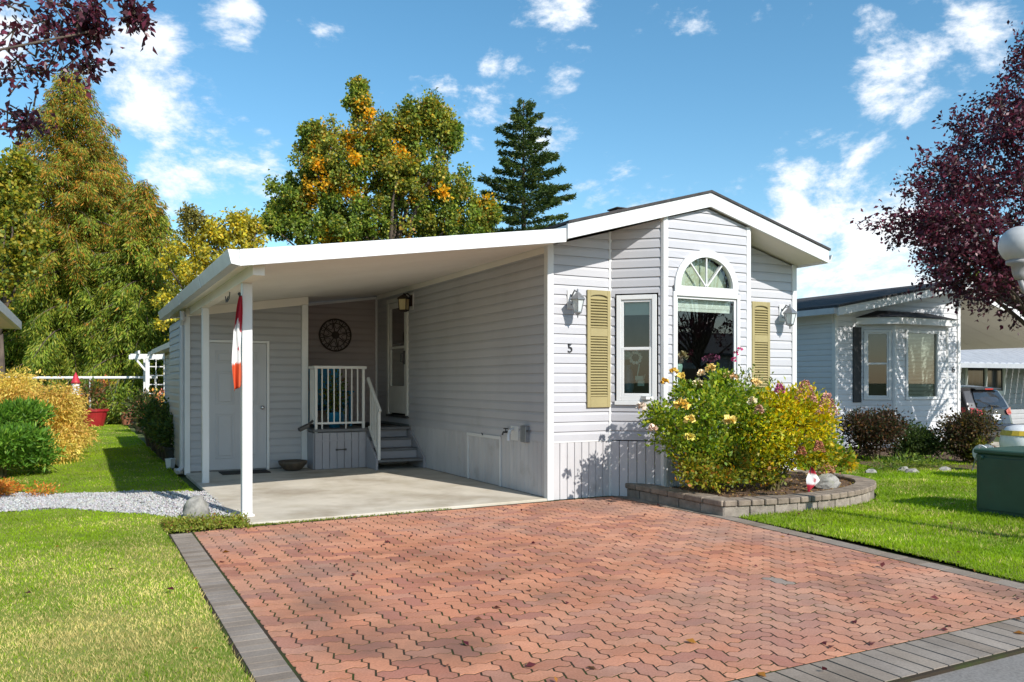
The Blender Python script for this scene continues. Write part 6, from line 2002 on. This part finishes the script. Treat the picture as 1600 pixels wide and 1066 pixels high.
def plum(label, base, lobes, seed, leaf=.085, nsub=26, npl=46, sr=.34, trunk_r=.13, limbs=36, fork_z=1.9):
    t = thing('plum_tree', label, 'tree', tuple(base), group=None)
    r_ = np.random.default_rng(seed)
    base = np.array(base, float)
    P_, D_ = [], []
    ends = []
    for (dx, dy, z, rx, ry, rz) in lobes:
        c0 = base + np.array([dx, dy, z])
        for k in range(nsub):
            d = unit(r_.normal(size=(1, 3)))[0] * r_.random() ** .38
            c = c0 + d * np.array([rx, ry, rz])
            # a spray of leaves along a twig
            tw = unit((d + r_.normal(0, .45, 3) + (0, 0, .1))[None])[0]
            s = r_.uniform(-.5, 1, npl)[:, None] * sr
            P = c + tw * s + r_.normal(0, sr * .24, (npl, 3))
            P_.append(P); D_.append(tw * .5 + r_.normal(0, .7, (npl, 3)) + (0, 0, -.25)); ends.append((c, tw))
    P = np.concatenate(P_); D = np.concatenate(D_)
    leaf_mesh('crown', P, D, leaf * r_.uniform(.65, 1.25, len(P)), .55, pick(len(P), PL, (4, 4, 3, 1, 3)), 'purple_leaf', t)
    fork = base + (0, 0, fork_z)
    MB().tube([base, base + (.03, .02, fork_z * .5), fork], [trunk_r * 1.25, trunk_r, trunk_r * .9], 10).build('trunk', 'bark', t, smooth=True)
    idx = r_.choice(len(ends), min(limbs, len(ends)), replace=False)
    for i in idx:
        limb(t, fork + (0, 0, r_.uniform(0, .5)), ends[i][0], trunk_r * .38, .008, wob=.12)
    tw_ = MB()
    for c, w in ends:
        tw_.tube([c - w * sr * .6, c + w * sr * .9], [.008, .003], 4, caps=False)
    tw_.build('twigs', 'bark', t)['kind'] = 'stuff'
    return t


plum('purple leaved plum tree spreading over the lawn of home 6', (11.55, .55, float(ground_z(11.5))),
     [(0, 0, 4.5, 2.4, 2.4, 1.5), (-1.3, .2, 4.1, 1.6, 1.7, 1.1), (-1.9, .5, 4.6, 1.1, 1.2, .8), (-.9, .2, 5.6, 1.5, 1.5, 1.1), (.3, 0, 6.3, 1.7, 1.7, 1.3), (.5, 0, 7.5, 1.1, 1.2, 1.0), (-.6, -.3, 3.1, 1.4, 1.3, .55), (1.2, .2, 4.8, 1.7, 1.9, 1.5), (-.2, .5, 5.0, 1.8, 1.8, 1.2), (-2.1, .2, 3.5, .8, .9, .45), (-.4, .3, 6.8, .9, .9, .8), (-3.15, .5, 4.3, .8, .8, .42), (-2.6, .2, 3.75, .7, .7, .4), (-2.2, .5, 5.2, .8, .8, .5), (-1.4, .3, 6.2, .8, .8, .6), (.2, .2, 8.1, .8, .8, .7)], 4, nsub=46, npl=46, leaf=.092)
plum('purple leaved plum tree across the street from the home', (13.0, -13.5, float(ground_z(13))), [(0, 0, 4.2, 2.2, 2.2, 1.5), (0, 0, 5.8, 1.5, 1.5, 1.1), (-1, .5, 3.6, 1.5, 1.4, .9)], 6, leaf=.12, nsub=30, npl=34)
tl = np.array([-7.4, -2.6, 0.0])
lob = []
for (u, v, d_, r3) in ((20, 60, 6.2, .5), (60, 25, 6.0, .42), (15, 130, 6.4, .42), (105, 15, 5.9, .26), (60, 95, 6.3, .30), (100, 60, 6.0, .16), (135, 45, 6.0, .10), (215, 24, 5.8, .035), (205, 22, 5.8, .03), (145, 12, 5.9, .10), (150, 50, 6.0, .05), (138, 102, 6.1, .04), (40, 190, 6.5, .12), (-60, 60, 6.2, .8), (-120, 0, 6, .9), (40, -60, 6.2, .8), (-60, 150, 6.4, .5)):
    q = at_depth(u, v, d_) - tl
    r3 *= .72 if u > 0 else 1
    lob.append((q[0], q[1], q[2], r3, r3, r3 * .8))
plum('purple leaved plum tree overhanging the left lawn', tuple(tl), lob, 7, leaf=.062, nsub=10, npl=12, sr=.14, trunk_r=.022, limbs=4, fork_z=2.2)

# house across the street (seen mirrored in the window panes)
oh = thing('opposite_house', 'pale sided house across the street mirrored in the bay window', 'house', (24, -28, -.245))
siding(oh, (0, -26, 0), (1, 0, 0), (0, 1, 0), 14, 36, GZ, 2.9, 'neighbour_vinyl', row=.29, lip=.02)
b = MB(); b.box(14, 36, -34, -26.02, GZ, 2.9); b.build('wall_core', 'dark_core', oh)
b = MB(); b.prism([(-25.5, 2.9), (-30, 4.3), (-34.5, 2.9), (-34.5, 2.8), (-25.5, 2.8)], (0, 1, 0), (0, 0, 1), (1, 0, 0), (13.6, 0, 0), 22.8); b.build('roof', 'roof_grey', oh)
for xx in (17, 22, 28):
    w_ = frame_rect(oh, 'window', (0, -26, 0), (1, 0, 0), (0, 1, 0), xx, xx + 1.6, .9, 2.2, .1, .0, .05)
    pane(w_, (0, -26, 0), (1, 0, 0), (0, 1, 0), xx + .1, xx + 1.5, 1.0, 2.1, .03, m='car_glass')
